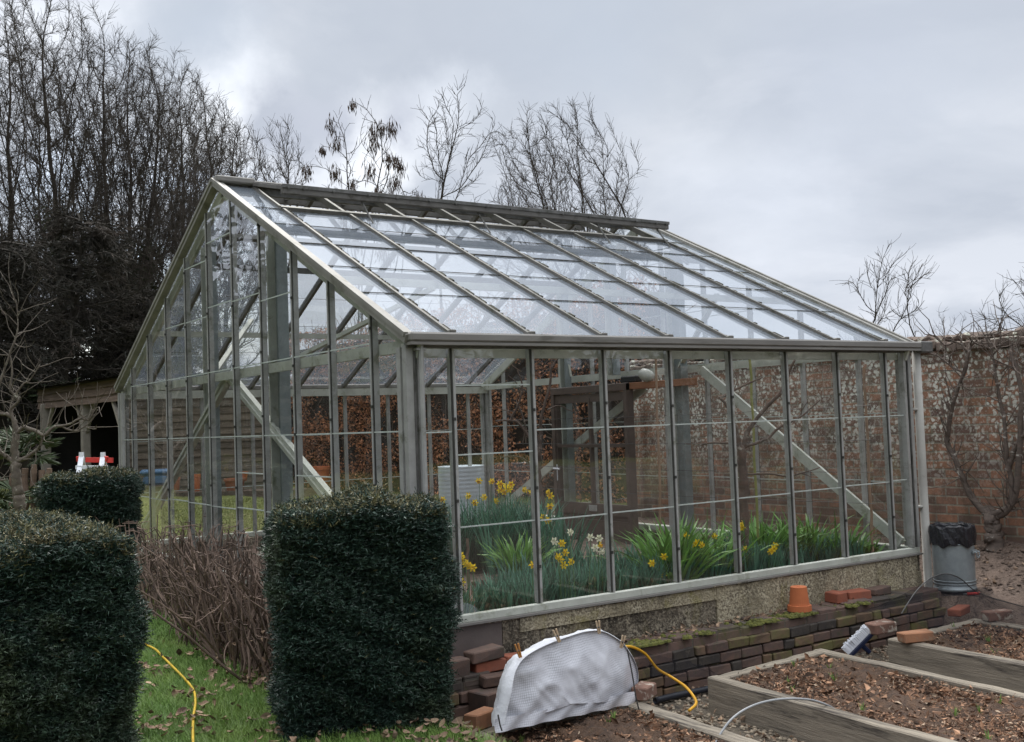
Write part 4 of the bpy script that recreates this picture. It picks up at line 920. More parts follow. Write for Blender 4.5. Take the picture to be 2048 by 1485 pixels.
mb = MB(); mb.tubes(smoothpath(hp, 60), [.009]*60, 8); tag(mb.build('garden_hose', 'hose_o', origin=hp[-1], smooth=True), 'orange yellow hose curving down from behind the white fleece cover', 'hose')
hp = [onz(1310, 1402, -.10), onz(1350, 1392, -.10), onz(1400, 1382, -.10), onz(1440, 1372, -.1)]
mb = MB(); mb.tubes(smoothpath(hp, 20), [.022]*20, 8); tag(mb.build('black_pipe', 'hose_k', origin=hp[0], smooth=True), 'black plastic pipe lying on the gravel between the first two beds', 'pipe')
hp = [ony(x, y, 4.25) for x, y in [(1425, 1500), (1440, 1470), (1462, 1440), (1492, 1418), (1530, 1404), (1575, 1398), (1625, 1401), (1665, 1416), (1692, 1440), (1712, 1466)]]
mb = MB(); mb.tubes(smoothpath(hp, 44), [.0062]*44, 8); tag(mb.build('wire_hoop', 'hoop', origin=hp[0], smooth=True), 'grey plastic hoop arching over the edge of the middle bed', 'hoop')
# net over the third bed on its hoop
hpx = [(1803, 1228), (1815, 1208), (1835, 1180), (1860, 1158), (1890, 1148), (1920, 1157), (1950, 1182), (1990, 1198), (2048, 1214), (2100, 1226)]
hp = [ony(x, y, 5.12) for x, y in hpx]; hc = smoothpath(hp, 44)
t = thing('net_cover', 'fine black net draped over a thin hoop above the end bed', 'net', A(7.2, 5.1, .08))
mb = MB(); mb.tubes(hc, [.004]*44, 6); mb.build('hoop', 'wire', t)
mb = MB(); base = hc.copy(); base[:, 2] = .10; rowsN = []
for s_ in np.linspace(0, 1, 10):
    r0_ = hc*(1-s_)+np.stack([hc[:, 0]-.05, hc[:, 1]-.55, np.full(44, .10)], 1)*s_; r0_ = r0_+RNG.normal(0, .004, r0_.shape)*min(1, s_*4); r0_[:, 2] = r0_[:, 2]-.05*math.sin(s_*math.pi)*(hc[:, 2]-.1); rowsN.append(r0_)
mb.grid(np.array(rowsN)); 
rows2 = []
for s_ in np.linspace(0, 1, 8):
    r0_ = hc*(1-s_)+np.stack([hc[:, 0], hc[:, 1]+.42, np.full(44, .22)], 1)*s_; r0_[:, 2] = r0_[:, 2]+RNG.normal(0, .003, 44); rows2.append(r0_)
mb.grid(np.array(rows2)); mb.build('netting', 'net', t, smooth=True)
mb = MB(); n1_ = onz(1250, 1300, .15); gN = []
for s_ in np.linspace(0, 1, 12):
    a_ = ony(1262+150*s_, 1300+32*s_, 5.56); rr_ = []
    for w in np.linspace(0, 1, 8): rr_.append(a_+A(.02*w, -.10*w-.02, (-.16+.10*s_)*w+RNG.normal(0, .006)))
    gN.append(rr_)
mb.grid(np.array(gN)); tag(mb.build('net_scrap', 'net', origin=n1_), 'scrap of black netting trailing behind the white fleece cover', 'net')

# fleece cover
yF = 4.86
out_px = [(985, 1453), (990, 1425), (998, 1392), (1006, 1360), (1016, 1336), (1034, 1314), (1062, 1297), (1100, 1282), (1140, 1270), (1176, 1262), (1205, 1263), (1228, 1274), (1246, 1288), (1258, 1304), (1268, 1322), (1275, 1345), (1273, 1372), (1262, 1396)]
O = smoothpath([ony(x, y, yF+.30*max(0, (x-1000)/280)) for x, y in out_px], 60)
cen = O[[0, -1]].mean(0)+A(0, 0, .06)
t = thing('fleece_cover', 'white fleece cover under black net pegged over a hoop on the bed', 'cover', A(cen[0], cen[1], .06))
mb = MB(); Gd = []
for s_ in np.linspace(0, 1, 26):
    P = O*(1-s_)+cen*s_; f_ = unit(A(-.35, -.93, 0)); bul = .085*math.sin(min(1, s_*1.25)*math.pi/2)
    w1 = np.array([.016*(1-abs(noise.noise(Vector((q[0]*5, q[2]*7, 1.))))*2.2)+.012*(1-abs(noise.noise(Vector((q[0]*11+q[2]*9, q[2]*5, 4.))))*2) for q in P])-.016
    P = P+f_[None]*(bul+w1*min(1, s_*5))[:, None]
    Gd.append(P)
Gd = np.array(Gd); mb.grid(Gd)
# apron that hangs from the hoop's foot line
lo = np.linspace(O[0], O[-1], 40); ap = []
for s_ in np.linspace(0, 1, 6):
    q = lo+unit(A(-.35, -.93, 0))*(.085*math.sin(math.pi*.5)*0+.06*(1-s_))+A(0, 0, 1)*(.07*(1-s_)-.01)[..., None] if False else lo+unit(A(-.35, -.93, 0))*(.075)+A(0, 0, .07*(1-s_)-.015)
    q = q+np.stack([0*lo[:, 0], .010*np.sin(np.arange(40)*.9+s_*3), 0*lo[:, 0]], 1); ap.append(q)
mb.grid(np.array(ap)); mb.build('net_front', 'fleece_net', t, smooth=True)
mb = MB(); Gd = []
for s_ in np.linspace(0, 1, 14):
    P = O+A(.30, .93, 0)*(.42*s_)-A(0, 0, 1)*0; k_ = 1-.42*s_**1.6; P = A(cen[0]+.13*s_, cen[1]+.40*s_, .05)+(P-A(cen[0]+.13*s_, cen[1]+.40*s_, .05))*A(k_, k_, k_)
    an = np.arange(60); P = P+RNG.normal(0, .0025, P.shape)+A(0, 0, .008)*np.sin(an*.8+s_*6)[:, None]; Gd.append(P)
Gd = np.array(Gd); rim = O+unit(A(-.35, -.93, 0))*.03; cen2 = O.mean(0); rim2 = cen2+(O-cen2)*.90+unit(A(-.35, -.93, 0))*.055
lft = np.clip((30-np.arange(60))/22, 0, 1)[:, None]
mb.grid(np.concatenate([(O+(rim2-O)*(.06+.94*lft)+unit(A(-.35, -.93, 0))*(.012+.018*lft))[None], (O+(rim2-O)*(.03+.45*lft)+unit(A(-.35, -.93, 0))*(.016+.024*lft))[None], (O+unit(A(-.35, -.93, 0))*.012+A(0, 0, .004))[None], Gd])); mb.build('fleece_back', 'fleece', t, smooth=True)
mb = MB(); a_ = [ony(x, y, yF+.17) for x, y in [(1240, 1292), (1246, 1320), (1252, 1352), (1258, 1390), (1266, 1420)]]; mb.tubes(smoothpath([q+A(-.03, -.10, 0) for q in a_], 20), [.0045]*20, 6); mb.build('wire_rod', 'wire', t)
mb = MB(); a_ = [ony(x, y, yF-.09) for x, y in [(996, 1430), (1000, 1450), (1004, 1462)]]; mb.tubes(a_, [.004]*3, 6); mb.build('wire_rod', 'wire', t)
for (x, y, m_, lab, tl) in ((1037, 1302, 'peg_o', 'orange wooden clothes peg lowest on the edge of the fleece', -.25), (1114, 1272, 'peg', 'grey wooden clothes peg midway up the edge of the fleece', -.35), (1197, 1255, 'peg', 'grey wooden clothes peg at the top of the fleece', -.1), (1245, 1284, 'peg', 'pale clothes peg on the steep side of the fleece near the orange hose', .3)):
    p_ = ony(x, y, yF+.30*max(0, (x-1000)/280)-.05); mb = MB()
    d = unit(CR*tl+A(0, 0, 1)); sdv = unit(np.cross(d, A(.4, .9, 0)))
    for s_ in (-1, 1): mb.beam(p_-d*.038+sdv*s_*.004, p_+d*.038+sdv*s_*.009, .008, .011, 0, up=(0, 1, 0), ch=.0015)
    mb.tubes([p_-sdv*.011, p_+sdv*.011], [.006, .006], 6, 1)
    tag(mb.build('clothes_peg', [m_, 'wire'], origin=p_), lab, 'clothes peg', 'pegs on the fleece')
# ------------------------------------------------------------------ clipped yew blocks
def yew(label, c, half, ang, dens, seed, faces, needle=(.024, .0032), cut=None):
    rg = np.random.default_rng(seed); c = np.asarray(c, float); hx, hy, hz = half; R = rz(ang); mb = MB()
    n = 14
    def bulge(p): return .022*np.sin(p[:, 0]*9+p[:, 2]*7+seed)+.02*np.sin(p[:, 1]*11-p[:, 2]*8+2*seed)+.016*np.sin(p[:, 2]*23+3*np.sin(p[:, 0]*5))+.010*np.sin(p[:, 2]*41+p[:, 0]*19)
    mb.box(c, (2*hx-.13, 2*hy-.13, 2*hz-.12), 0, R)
    for (ax, sg, share) in faces:
        a, b = [k for k in range(3) if k != ax]; H = half; area = 4*H[a]*H[b]; m = int(area*dens*share)
        p = np.zeros((m, 3)); p[:, a] = rg.uniform(-H[a], H[a], m); p[:, b] = rg.uniform(-H[b], H[b], m); p[:, ax] = sg*H[ax]
        nrm = np.zeros(3); nrm[ax] = sg
        # round the arrises a little
        for k in (a, b):
            e = np.clip((np.abs(p[:, k])-(H[k]-.07))/.07, 0, 1); p[:, ax] -= sg*.022*e**2
        dep = np.abs(rg.normal(0, .030, m)); p += nrm*(bulge(p)-dep+.012)[:, None]
        if ax != 2: p[:, ax] -= sg*.05*np.clip((-p[:, 2]-H[2]+.3)/.3, 0, 1)
        d = nrm*.6+rg.normal(0, .65, (m, 3))*A(1, 1, .30)+A(0, 0, .10 if ax != 2 else .25)
        d /= np.linalg.norm(d, axis=1, keepdims=True)
        stray = rg.random(m) < .012; p[stray] += nrm*.04; ln = rg.uniform(.04, .085, m); q = rg.normal(size=(m, 3)); q[:, 2] *= .35; sd = np.cross(d, np.cross(q, d)); sd /= np.linalg.norm(sd, axis=1, keepdims=True)+1e-9
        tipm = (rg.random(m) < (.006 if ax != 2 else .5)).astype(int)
        for i in range(7):
            s_ = 1 if i % 2 else -1
            o = p+d*(ln*(i-2)/7)[:, None]; dd = d*.75+sd*s_*.8+rg.normal(0, .12, (m, 3))
            for tv in (0, 1):
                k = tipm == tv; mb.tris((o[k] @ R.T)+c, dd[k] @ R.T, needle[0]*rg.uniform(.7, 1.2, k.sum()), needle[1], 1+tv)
    t = mb.build('yew_hedge', ['yew_core', 'yew', 'yew_tip'], origin=c-A(0, 0, hz)); return tag(t, label, 'hedge', 'clipped yew blocks')
fl = at(556, 900, 5.6); vy = unit((fl-EYE)*A(1, 1, 0)); vy = unit(vy+A(-.02, .02, 0)); ux = A(vy[1], -vy[0], 0); fr = fl+ux*.865; w_ = .865; dpt = .80
cc = (fl+fr)/2+vy*dpt/2; cc[2] = (.10+1.335)/2
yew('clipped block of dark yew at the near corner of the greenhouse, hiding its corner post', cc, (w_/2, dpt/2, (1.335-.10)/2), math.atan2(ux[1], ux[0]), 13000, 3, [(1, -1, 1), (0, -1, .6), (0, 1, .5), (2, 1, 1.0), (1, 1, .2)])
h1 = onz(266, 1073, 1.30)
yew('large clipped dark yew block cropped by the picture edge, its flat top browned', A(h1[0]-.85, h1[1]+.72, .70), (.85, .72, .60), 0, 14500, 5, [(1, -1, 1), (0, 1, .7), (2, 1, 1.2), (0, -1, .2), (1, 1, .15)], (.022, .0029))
a3 = at(84, 1000, 10.2); b3 = at(258, 1000, 10.4); ux = unit((b3-a3)*A(1, 1, 0)); w_ = np.linalg.norm((b3-a3)[:2]); vy = np.cross(A(0, 0, 1), ux); zt_ = at(170, 956, 10.3)[2]
cc = (a3+b3)/2+vy*.45; cc[2] = (zt_+.15)/2
yew('smaller low yew block farther off, in front of the open shed and the red trestle', cc, (w_/2, .45, (zt_-.15)/2), math.atan2(ux[1], ux[0]), 6500, 8, [(1, -1, 1), (0, -1, .5), (0, 1, .6), (2, 1, .8)], (.028, .0045))

# ------------------------------------------------------------------ cut back shrubs along the gable
def stemmy(label, x0, x1, y0, y1, ztop, n, seed, nm_='shrub'):
    rg = np.random.default_rng(seed); mb = MB()
    base = np.stack([rg.uniform(x0, x1, n), rg.uniform(y0, y1, n), np.zeros(n)], 1); base[:, 2] = height(base[:, 0], base[:, 1])
    q = np.zeros((n, 7, 3)); q[:, 0] = base; d = np.stack([rg.normal(0, .38, n), rg.normal(0, .38, n), np.ones(n)], 1); H = (ztop-.13)*rg.uniform(.65, 1.12, n)
    for k in range(1, 7):
        q[:, k] = q[:, k-1]+d*(H/6)[:, None]/np.maximum(.6, d[:, 2:3]); d = d*.86+A(0, 0, .14)+rg.normal(0, .16, (n, 3))
    mb.tubes(q, np.linspace(.0085, .0042, 7)*rg.uniform(.5, 1.25, (n, 1)), 5)
    for rep in range(2):
        ix = rg.integers(2, 7, n); p = q[np.arange(n), ix]; m = n; r = np.zeros((m, 5, 3)); r[:, 0] = p; d = rg.normal(0, .7, (m, 3))+A(0, 0, .55); d /= np.linalg.norm(d, axis=1, keepdims=True); L = rg.uniform(.07, .26, m)
        for k in range(1, 5): r[:, k] = r[:, k-1]+d*(L/4)[:, None]; d = d+rg.normal(0, .25, (m, 3))+A(0, 0, .12); d /= np.linalg.norm(d, axis=1, keepdims=True)
        r[:, :, 2] = np.minimum(r[:, :, 2], ztop+.10)
        mb.tubes(r, np.linspace(.005, .003, 5)*np.ones((m, 1)), 4, cap=False)
    m = n//3; p = np.stack([rg.uniform(x0, x1, m), rg.uniform(y0, y1, m), rg.uniform(.2, ztop*.8, m)], 1); mb.cards(p, rg.normal(0, 1, (m, 3)), .045, .014, 1, .6)
    c = A((x0+x1)/2, (y0+y1)/2, .13); return tag(mb.build(nm_, ['twig', 'leaf'], origin=c), label, 'shrub', 'cut back shrubs along the gable')
stemmy('leafless brown twiggy shrub cut back, next to the near yew block', 2.50, 3.05, 6.35, 7.6, .88, 210, 1)
stemmy('leafless brown twiggy shrub in the middle of the cut back row along the gable', 2.55, 3.08, 7.6, 8.9, .92, 190, 2)
stemmy('thin leafless shrub at the far end of the cut back row along the gable', 2.6, 3.1, 8.9, 10.6, .86, 120, 3)

rg = np.random.default_rng(44); n = 2600; x = rg.uniform(8.45, 9.58, n); y = rg.uniform(4.9, 9.5, n); mb = MB()
for k in range(n):
    s_ = .008+.022*rg.random()**3; c = A(x[k], y[k], float(height(x[k], y[k]))+.0); V = np.array([[s_*1.2, 0, 0], [0, s_, 0], [-s_, 0, .1*s_], [0, -s_*1.1, 0], [.2*s_, .1*s_, s_*.9]])*rg.uniform(.7, 1.3, (5, 3)); mb.add(V+c, [[0, 1, 4], [1, 2, 4], [2, 3, 4], [3, 0, 4]])
o = mb.build('soil_clods', 'soil2', origin=A(9, 6, .2)); kind(tag(o, 'crumbly brown clods on the bare soil below the garden wall', 'soil clods'), 'stuff')
m = 260; mb = MB(); P = np.stack([rg.uniform(8.4, 9.55, m), rg.uniform(4.9, 8.5, m), np.zeros(m)], 1); P[:, 2] = height(P[:, 0], P[:, 1])+.015; mb.cards(P, rg.normal(0, 1, P.shape)*A(1, 1, .3), rg.uniform(.03, .07, m), rg.uniform(.01, .022, m), 0, .5)
o = mb.build('border_leaves', 'leaf', origin=A(9, 6, .2)); kind(tag(o, 'scattered pale dead leaves on the soil below the garden wall', 'dead leaves'), 'stuff')

# ------------------------------------------------------------------ grass and leaves on the path
def blades(n, xr, yr, L, W, keep=None, seed=1):
    rg = np.random.default_rng(seed); p = np.stack([rg.uniform(*xr, n), rg.uniform(*yr, n)], 1)
    if keep is not None: p = p[keep(p)]
    cl = np.sin(p[:, 0]*5.1+1)*np.sin(p[:, 1]*4.3)+.6*np.sin(p[:, 0]*13+p[:, 1]*7); p = p[cl+rg.normal(0, .8, len(p)) > -.9]
    n = len(p); z = height(p[:, 0], p[:, 1]); az = rg.normal(2.2, 1.5, n); l = L*rg.uniform(.4, 1.25, n); lean = rg.uniform(.25, 1.2, n)
    o = np.stack([np.cos(az), np.sin(az), 0*az], 1); P = np.zeros((n, 4, 3)); P[:, 0] = np.stack([p[:, 0], p[:, 1], z-.004], 1)
    for k in range(1, 4): P[:, k] = P[:, k-1]+(o*(lean*k/2.2)[:, None]+A(0, 0, 1)*(1.15-lean*k/4.5)[:, None])*(l/3.4)[:, None]
    return P, np.stack([-np.sin(az), np.cos(az), 0*az], 1), W*np.array([1, .9, .6, .08])
mb = MB()
kp = lambda p: ~((p[:, 0] > 2.62) & (p[:, 1] > 6.4)) & ~((p[:, 0] < 1.2) & (p[:, 1] < 5.9))
mb.ribbons(*blades(95000, (1.05, 3.0), (4.2, 8.2), .085, .0019, kp, 1)); mb.ribbons(*blades(42000, (1.2, 2.8), (7.8, 11.5), .085, .0026, None, 2))
mb.ribbons(*blades(30000, (-1.5, 3.0), (11.5, 16), .06, .004, None, 3), 1)
P, sd, W = blades(60000, (2.0, 12.0), (12.9, 21.5), .055, .006, None, 4); mb.ribbons(P, sd, W, 1)
o = mb.build('grass', ['blade', 'blade_dry'], origin=A(2, 7, .1)); kind(tag(o, 'green grass of the lawn and the narrow path beside the greenhouse', 'grass'), 'stuff')
rg = np.random.default_rng(12); n = 3200; x = rg.uniform(1.1, 3.05, n); y = rg.uniform(4.2, 7.9, n)
pat = np.sin(x*4.3+.5)*np.sin(y*5.2+1.2)+.5*np.sin(x*9+y*6); kk = (pat+rg.normal(0, .5, n) > .45) | ((y < 5.3) & (x < 2.15) & (rg.random(n) < .6)) | ((x > 2.45) & (rg.random(n) < .6)); x, y = x[kk], y[kk]; n = len(x)
P = np.stack([x, y, height(x, y)+rg.uniform(.03, .075, n)], 1); mb = MB()
D = rg.normal(0, 1, (n, 3))*A(1, 1, .35); D /= np.linalg.norm(D, axis=1, keepdims=True); sd = np.cross(D, A(0, 0, 1)+rg.normal(0, .35, (n, 3))); sd /= np.linalg.norm(sd, axis=1, keepdims=True); nn = np.cross(sd, D); L = rg.uniform(.022, .07, n)[:, None]
prof = np.array([0, .8, 1, .7, .1])*.30; tt = np.linspace(-.5, .5, 5); rowsL = []
for k in range(5): c_ = P+D*L*tt[k]+nn*L*(rg.uniform(.0, .4, (n, 1))*(2*tt[k])**2); rowsL.append(np.stack([c_-sd*L*prof[k]+nn*L*.12*prof[k]/.3, c_, c_+sd*L*prof[k]+nn*L*.12*prof[k]/.3], 1))
V = np.stack(rowsL, 1); i0 = np.arange(n)[:, None]*15; F = np.concatenate([i0+np.array([[k*3+a, k*3+a+1, k*3+a+4, k*3+a+3]]) for k in range(4) for a in range(2)])
mb.add(V.reshape(-1, 3), F); o = mb.build('fallen_leaves', 'leaf', origin=A(2, 5.5, .13)); kind(tag(o, 'dry brown leaves fallen on the grass path between the yew blocks', 'fallen leaves'), 'stuff')

def stemline(rg, p0, d, L, r, n=12, wob=.06, trop=.05):
    n = 12; P = np.zeros((1, n, 3)); P[0, 0] = p0; d = unit(d)
    for k in range(1, n): P[0, k] = P[0, k-1]+d*L/(n-1); d = unit(d+rg.normal(0, wob, 3)+A(0, 0, trop))
    return P, r*np.linspace(1, .10, n)[None]
# ------------------------------------------------------------------ bare trees, grown towards points scattered through the crown
def grow_tree(name, label, group, base, H, seed, W, zb=.22, natt=1500, step=.30, stems=1, fan=.25, up=.25, rtip=.006, pw=2.3, twig=(3, .55), shape='oval', mat='bark', ivy=0., seeds=0, depth=None, wig=.25):
    rg = np.random.default_rng(seed); base = np.asarray(base, float); t = thing(name, label, 'tree', base, group)
    # crown envelope
    n = natt*3; u = rg.uniform(-1, 1, (n, 3)); z = (u[:, 2]+1)/2
    prof = {'oval': np.sin(np.pi*np.clip(z*.86+.12, 0, 1))**.75, 'dome': np.sqrt(np.clip(1-(np.clip(z-.25, 0, 1)/.75)**2.2, 0, 1))*np.clip(.45+z*1.6, 0, 1), 'fan': np.clip(.15+z*1.3, 0, 1)*np.sqrt(np.clip(1-z**4, 0, 1))}[shape]
    rad = np.hypot(u[:, 0], u[:, 1]); lump = .82+.22*np.sin(np.arctan2(u[:, 1], u[:, 0])*3+z*7+seed)+.12*np.sin(z*15+u[:, 0]*5)
    u = u[(rad < prof*lump)][:natt]; z = (u[:, 2]+1)/2; D = depth or W
    att = base+np.stack([u[:, 0]*W/2, u[:, 1]*D/2, H*(zb+(1-zb)*z)], 1)
    pos = []; par = []
    for k in range(stems):
        a = 2*np.pi*k/stems+rg.random()*.8; w = fan*rg.uniform(.25, 1.) if stems > 1 else 0.; d = unit(A(math.cos(a)*w, math.sin(a)*w, 1)); p = base+A(math.cos(a), math.sin(a), 0)*(.12*min(1, stems-1))-A(0, 0, .1)
        pos.append(p); par.append(-1); L = H*zb*rg.uniform(1.0, 1.5)/max(.5, d[2]); m = max(2, int(L/step))
        for i in range(m): d = unit(d+rg.normal(0, .05, 3)+A(0, 0, .03)); p = p+d*step*L/(m*step); pos.append(p); par.append(len(pos)-2)
    pos = [np.asarray(p) for p in pos]; nd = np.full(len(att), 1e9); ni = np.zeros(len(att), int); alive = np.ones(len(att), bool); new0 = 0; di = max(W, H*.5); dk = step*1.5; cnt = {}
    for it in range(160):
        Pn = np.array(pos[new0:]); 
        if len(Pn):
            for s0 in range(0, len(Pn), 400):
                dd = np.linalg.norm(att[:, None]-Pn[None, s0:s0+400], axis=2); j = dd.argmin(1); v = dd[np.arange(len(att)), j]; b = v < nd; nd[b] = v[b]; ni[b] = j[b]+new0+s0
        alive &= nd > dk; act = alive & (nd < di)
        if not act.any() or len(pos) > 8500: break
        PP = np.array(pos); dirs = att[act]-PP[ni[act]]; dirs /= np.linalg.norm(dirs, axis=1, keepdims=True)
        S_ = np.zeros_like(PP); np.add.at(S_, ni[act], dirs); ids = np.unique(ni[act]); new0 = len(pos)
        for i in ids:
            if cnt.get(i, 0) >= 3: alive[(ni == i) & act] &= rg.random(((ni == i) & act).sum()) > .5; continue
            cnt[i] = cnt.get(i, 0)+1; d = S_[i]/(np.linalg.norm(S_[i])+1e-6); q = par[i]
            inert = unit(pos[i]-pos[q]) if q >= 0 else A(0, 0, 1)
            d = unit(d+inert*.55+A(0, 0, up)+rg.normal(0, wig, 3)); pos.append(pos[i]+d*step); par.append(i)
        if len(pos) == new0: break
    N = len(pos); P = np.array(pos); par = np.array(par); ch = [[] for _ in range(N)]; acc = np.zeros(N); size = np.ones(N)
    for i in range(N-1, -1, -1):
        acc[i] = (acc[i] if acc[i] > 0 else rtip**pw)
        if par[i] >= 0: acc[par[i]] += acc[i]; ch[par[i]].append(i); size[par[i]] += size[i]
    r = acc**(1/pw); chains = []; stack = [(i, -1) for i in range(N) if par[i] < 0]
    while stack:
        s0, pr_ = stack.pop(); c = [pr_, s0] if pr_ >= 0 else [s0]; i = s0
        while ch[i]:
            k = max(ch[i], key=lambda q: size[q]); stack += [(q, i) for q in ch[i] if q != k]; c.append(k); i = k
        chains.append(c)
    buckets = {}
    for c in chains:
        if len(c) < 2: continue
        pts = P[c]; rr = r[c].copy(); 
        if par[c[-1 if len(c) < 3 else 1]] >= 0 and len(c) > 1 and c[0] == par[c[1]] and chains[0] is not c: rr[0] = rr[1]
        L = len(c); m = 3 if L <= 3 else 6 if L <= 7 else 12 if L <= 16 else 28
        x = np.linspace(0, L-1, m); i0 = np.minimum(x.astype(int), L-2); f = (x-i0)[:, None]
        buckets.setdefault((m, rr[0] > .4*r.max()), []).append((pts[i0]*(1-f)+pts[i0+1]*f, rr[i0]*(1-f[:, 0])+rr[i0+1]*f[:, 0]))
    mt = MB(); mc = MB(); okt = False
    for (m, big), L in buckets.items():
        (mt if big else mc).tubes(np.array([q[0] for q in L]), np.array([q[1] for q in L]), 8 if big else (5 if m > 6 else 4), cap=False); okt |= big
    # twigs
    thin = np.where((r < rtip*4.5) & (par >= 0))[0]; k = np.repeat(thin, twig[0]); m = len(k); T = P[k]-P[par[k]]; T /= np.linalg.norm(T, axis=1, keepdims=True)+1e-9
    q = rg.normal(size=(m, 3)); q -= (q*T).sum(1, keepdims=True)*T; q /= np.linalg.norm(q, axis=1, keepdims=True); d = T*.75+q*rg.uniform(.3, .9, (m, 1))+A(0, 0, up*.6); d /= np.linalg.norm(d, axis=1, keepdims=True)
    tw = np.zeros((m, 5, 3)); tw[:, 0] = P[k]-T*step*rg.random((m, 1)); L = twig[1]*rg.uniform(.35, 1.25, m)
    for i in range(1, 5): tw[:, i] = tw[:, i-1]+d*(L/4)[:, None]; d = d+rg.normal(0, .17, (m, 3))+A(0, 0, up*.25); d /= np.linalg.norm(d, axis=1, keepdims=True)
    mc.tubes(tw, np.linspace(rtip*.95, rtip*.55, 5)*np.ones((m, 1)), 3, cap=False)
    if okt: mt.build('trunk', mat, t, smooth=True)
    mc.build('crown', mat, t, smooth=True)
    if ivy > 0:
        src = P[(r > .30*r.max()) & (P[:, 2]-base[2] < H*ivy)]; mi = MB(); nn = 7000; p = src[rg.integers(0, len(src), nn)]+rg.normal(0, .24, (nn, 3))*A(1, 1, 1.3); mi.cards(p, rg.normal(0, 1, (nn, 3))+A(0, 0, -.4), rg.uniform(.10, .22, nn), rg.uniform(.03, .07, nn), 0, .3); mi.build('ivy', 'ivy', t)
    if seeds:
        tips = P[[i for i in range(N) if not ch[i]]]; tips = tips[tips[:, 2] > base[2]+H*.45][rg.permutation((tips[:, 2] > base[2]+H*.45).sum())]; kept = []
        for c in tips:
            if all(np.linalg.norm(c-q_) > .50 for q_ in kept): kept.append(c)
        for c in kept[:seeds]:
            sc = rg.uniform(.6, 1.15); nn = 70; p = c+rg.normal(0, .065*sc, (nn, 3))*A(1, 1, 1.5)+A(0, 0, -.08); mi = MB(); mi.cards(p, rg.normal(0, .18, (nn, 3))+A(0, 0, -1), sc*rg.uniform(.12, .24, nn), .011, 0, .3); mi.build('seed_cluster', 'seed', t)
    return t
def place(x, ytop, D): p = at(x, ytop, D); return A(p[0], p[1], height(p[0], p[1])), p[2]-height(p[0], p[1])
TB = 'tall bare trees behind the shed'
kw = dict(zb=.26, natt=3400, step=.23, stems=1, fan=.22, up=.10, rtip=.0066, twig=(5, .48), shape='oval', wig=.15, pw=1.95)
b, H1 = place(75, -75, 37); T1 = grow_tree('bare_tree', 'tallest bare tree near the picture edge, ivy dark up its trunks', TB, b, H1, 21, 6.4, ivy=.5, **kw)
b, H2 = place(185, -5, 39); T2 = grow_tree('bare_tree', 'tall bare tree second from the edge, just right of the tallest one', TB, b, H2, 22, 6.2, ivy=.45, **kw)
kw.update(natt=2800, zb=.25, up=.05, fan=.4, shape='dome'); b, H3 = place(410, 175, 36); T3 = grow_tree('bare_tree', 'bare leaning tree whose twigs reach the greenhouse ridge end', TB, b, H3, 23, 4.6, ivy=.2, **kw)
def dup(root, base, rot, sc, label):
    r = root.copy(); COL.objects.link(r); r.location = base; r.rotation_euler = (0, 0, rot); r.scale = (sc, sc, sc); r['label'] = label
    for ch in list(root.children): c = ch.copy(); COL.objects.link(c); c.parent = r
    return r
b, H = place(315, 65, 41); dup(T1, b, 2.1, H/H1, 'bare tree with a rounded top standing between two others, over the shed roof end')
b, H = place(5, -30, 42); dup(T2, b, 1.2, H/H2, 'tall bare tree cut by the picture edge, behind the ivy trunks')
b, H = place(265, 75, 45); dup(T2, b, 4.0, H/H2, 'slim bare tree glimpsed behind and between the two rounded tops')
b, H = place(375, 120, 44); dup(T2, b, 3.3, H/H2, 'bare tree behind the leaning one, its crown meeting the grey cloud')
b, H = place(462, 235, 42); dup(T3, b, 2.6, H/H3, 'lower bare tree right against the greenhouse ridge end')
GB = 'bare trees beyond the greenhouse'
b, H = place(555, 232, 33); grow_tree('bare_tree', 'small fan shaped bare tree alone above the greenhouse ridge end', GB, b, H, 31, 2.1, .55, 1100, .17, 1, .25, .42, .0062, 2.2, (3, .40), 'fan')
b, H = place(725, 195, 24); grow_tree('seed_tree', 'bare tree hung with brown seed clusters', GB, b, H, 33, 2.7, .60, 420, .19, 6, .12, .15, .0055, 2.5, (1, .25), 'dome', seeds=60)
b, H = place(900, 165, 25); grow_tree('bare_tree', 'tallest thin open bare tree over the middle of the ridge', GB, b, H, 36, 2.5, .55, 520, .20, 1, .2, .12, .0055, 2.2, (3, .36), 'fan', wig=.22)
b, H = place(1105, 205, 27); grow_tree('bare_tree', 'broad many stemmed bare tree over the far part of the ridge', GB, b, H, 37, 4.5, .46, 3400, .17, 6, .22, .15, .0048, 2.15, (4, .36), 'dome', wig=.18)
b, H = place(1225, 350, 30); grow_tree('bare_tree', 'low twiggy tree beside the broad one, nearest the raised vent end', GB, b, H, 38, 2.3, .5, 900, .17, 3, .2, .2, .005, 2.3, (3, .33), 'dome', wig=.28)
WB = 'bare trees behind the wall'
b, H = place(1775, 492, 19); grow_tree('bare_tree', 'upright twiggy bare tree above the brick wall near the roof end', WB, b, H, 41, 1.8, .50, 800, .15, 5, .2, .45, .0042, 2.3, (2, .32), 'fan')
b, H = place(2068, 515, 19); grow_tree('bare_tree', 'bare tree cut by the picture edge above the brick wall', WB, b, H, 43, 2.2, .5, 900, .17, 3, .2, .2, .0042, 2.3, (3, .3), 'dome')
kw = dict(zb=.2, natt=420, step=.2, stems=4, fan=.5, up=.25, rtip=.0045, twig=(3, .3), shape='dome')
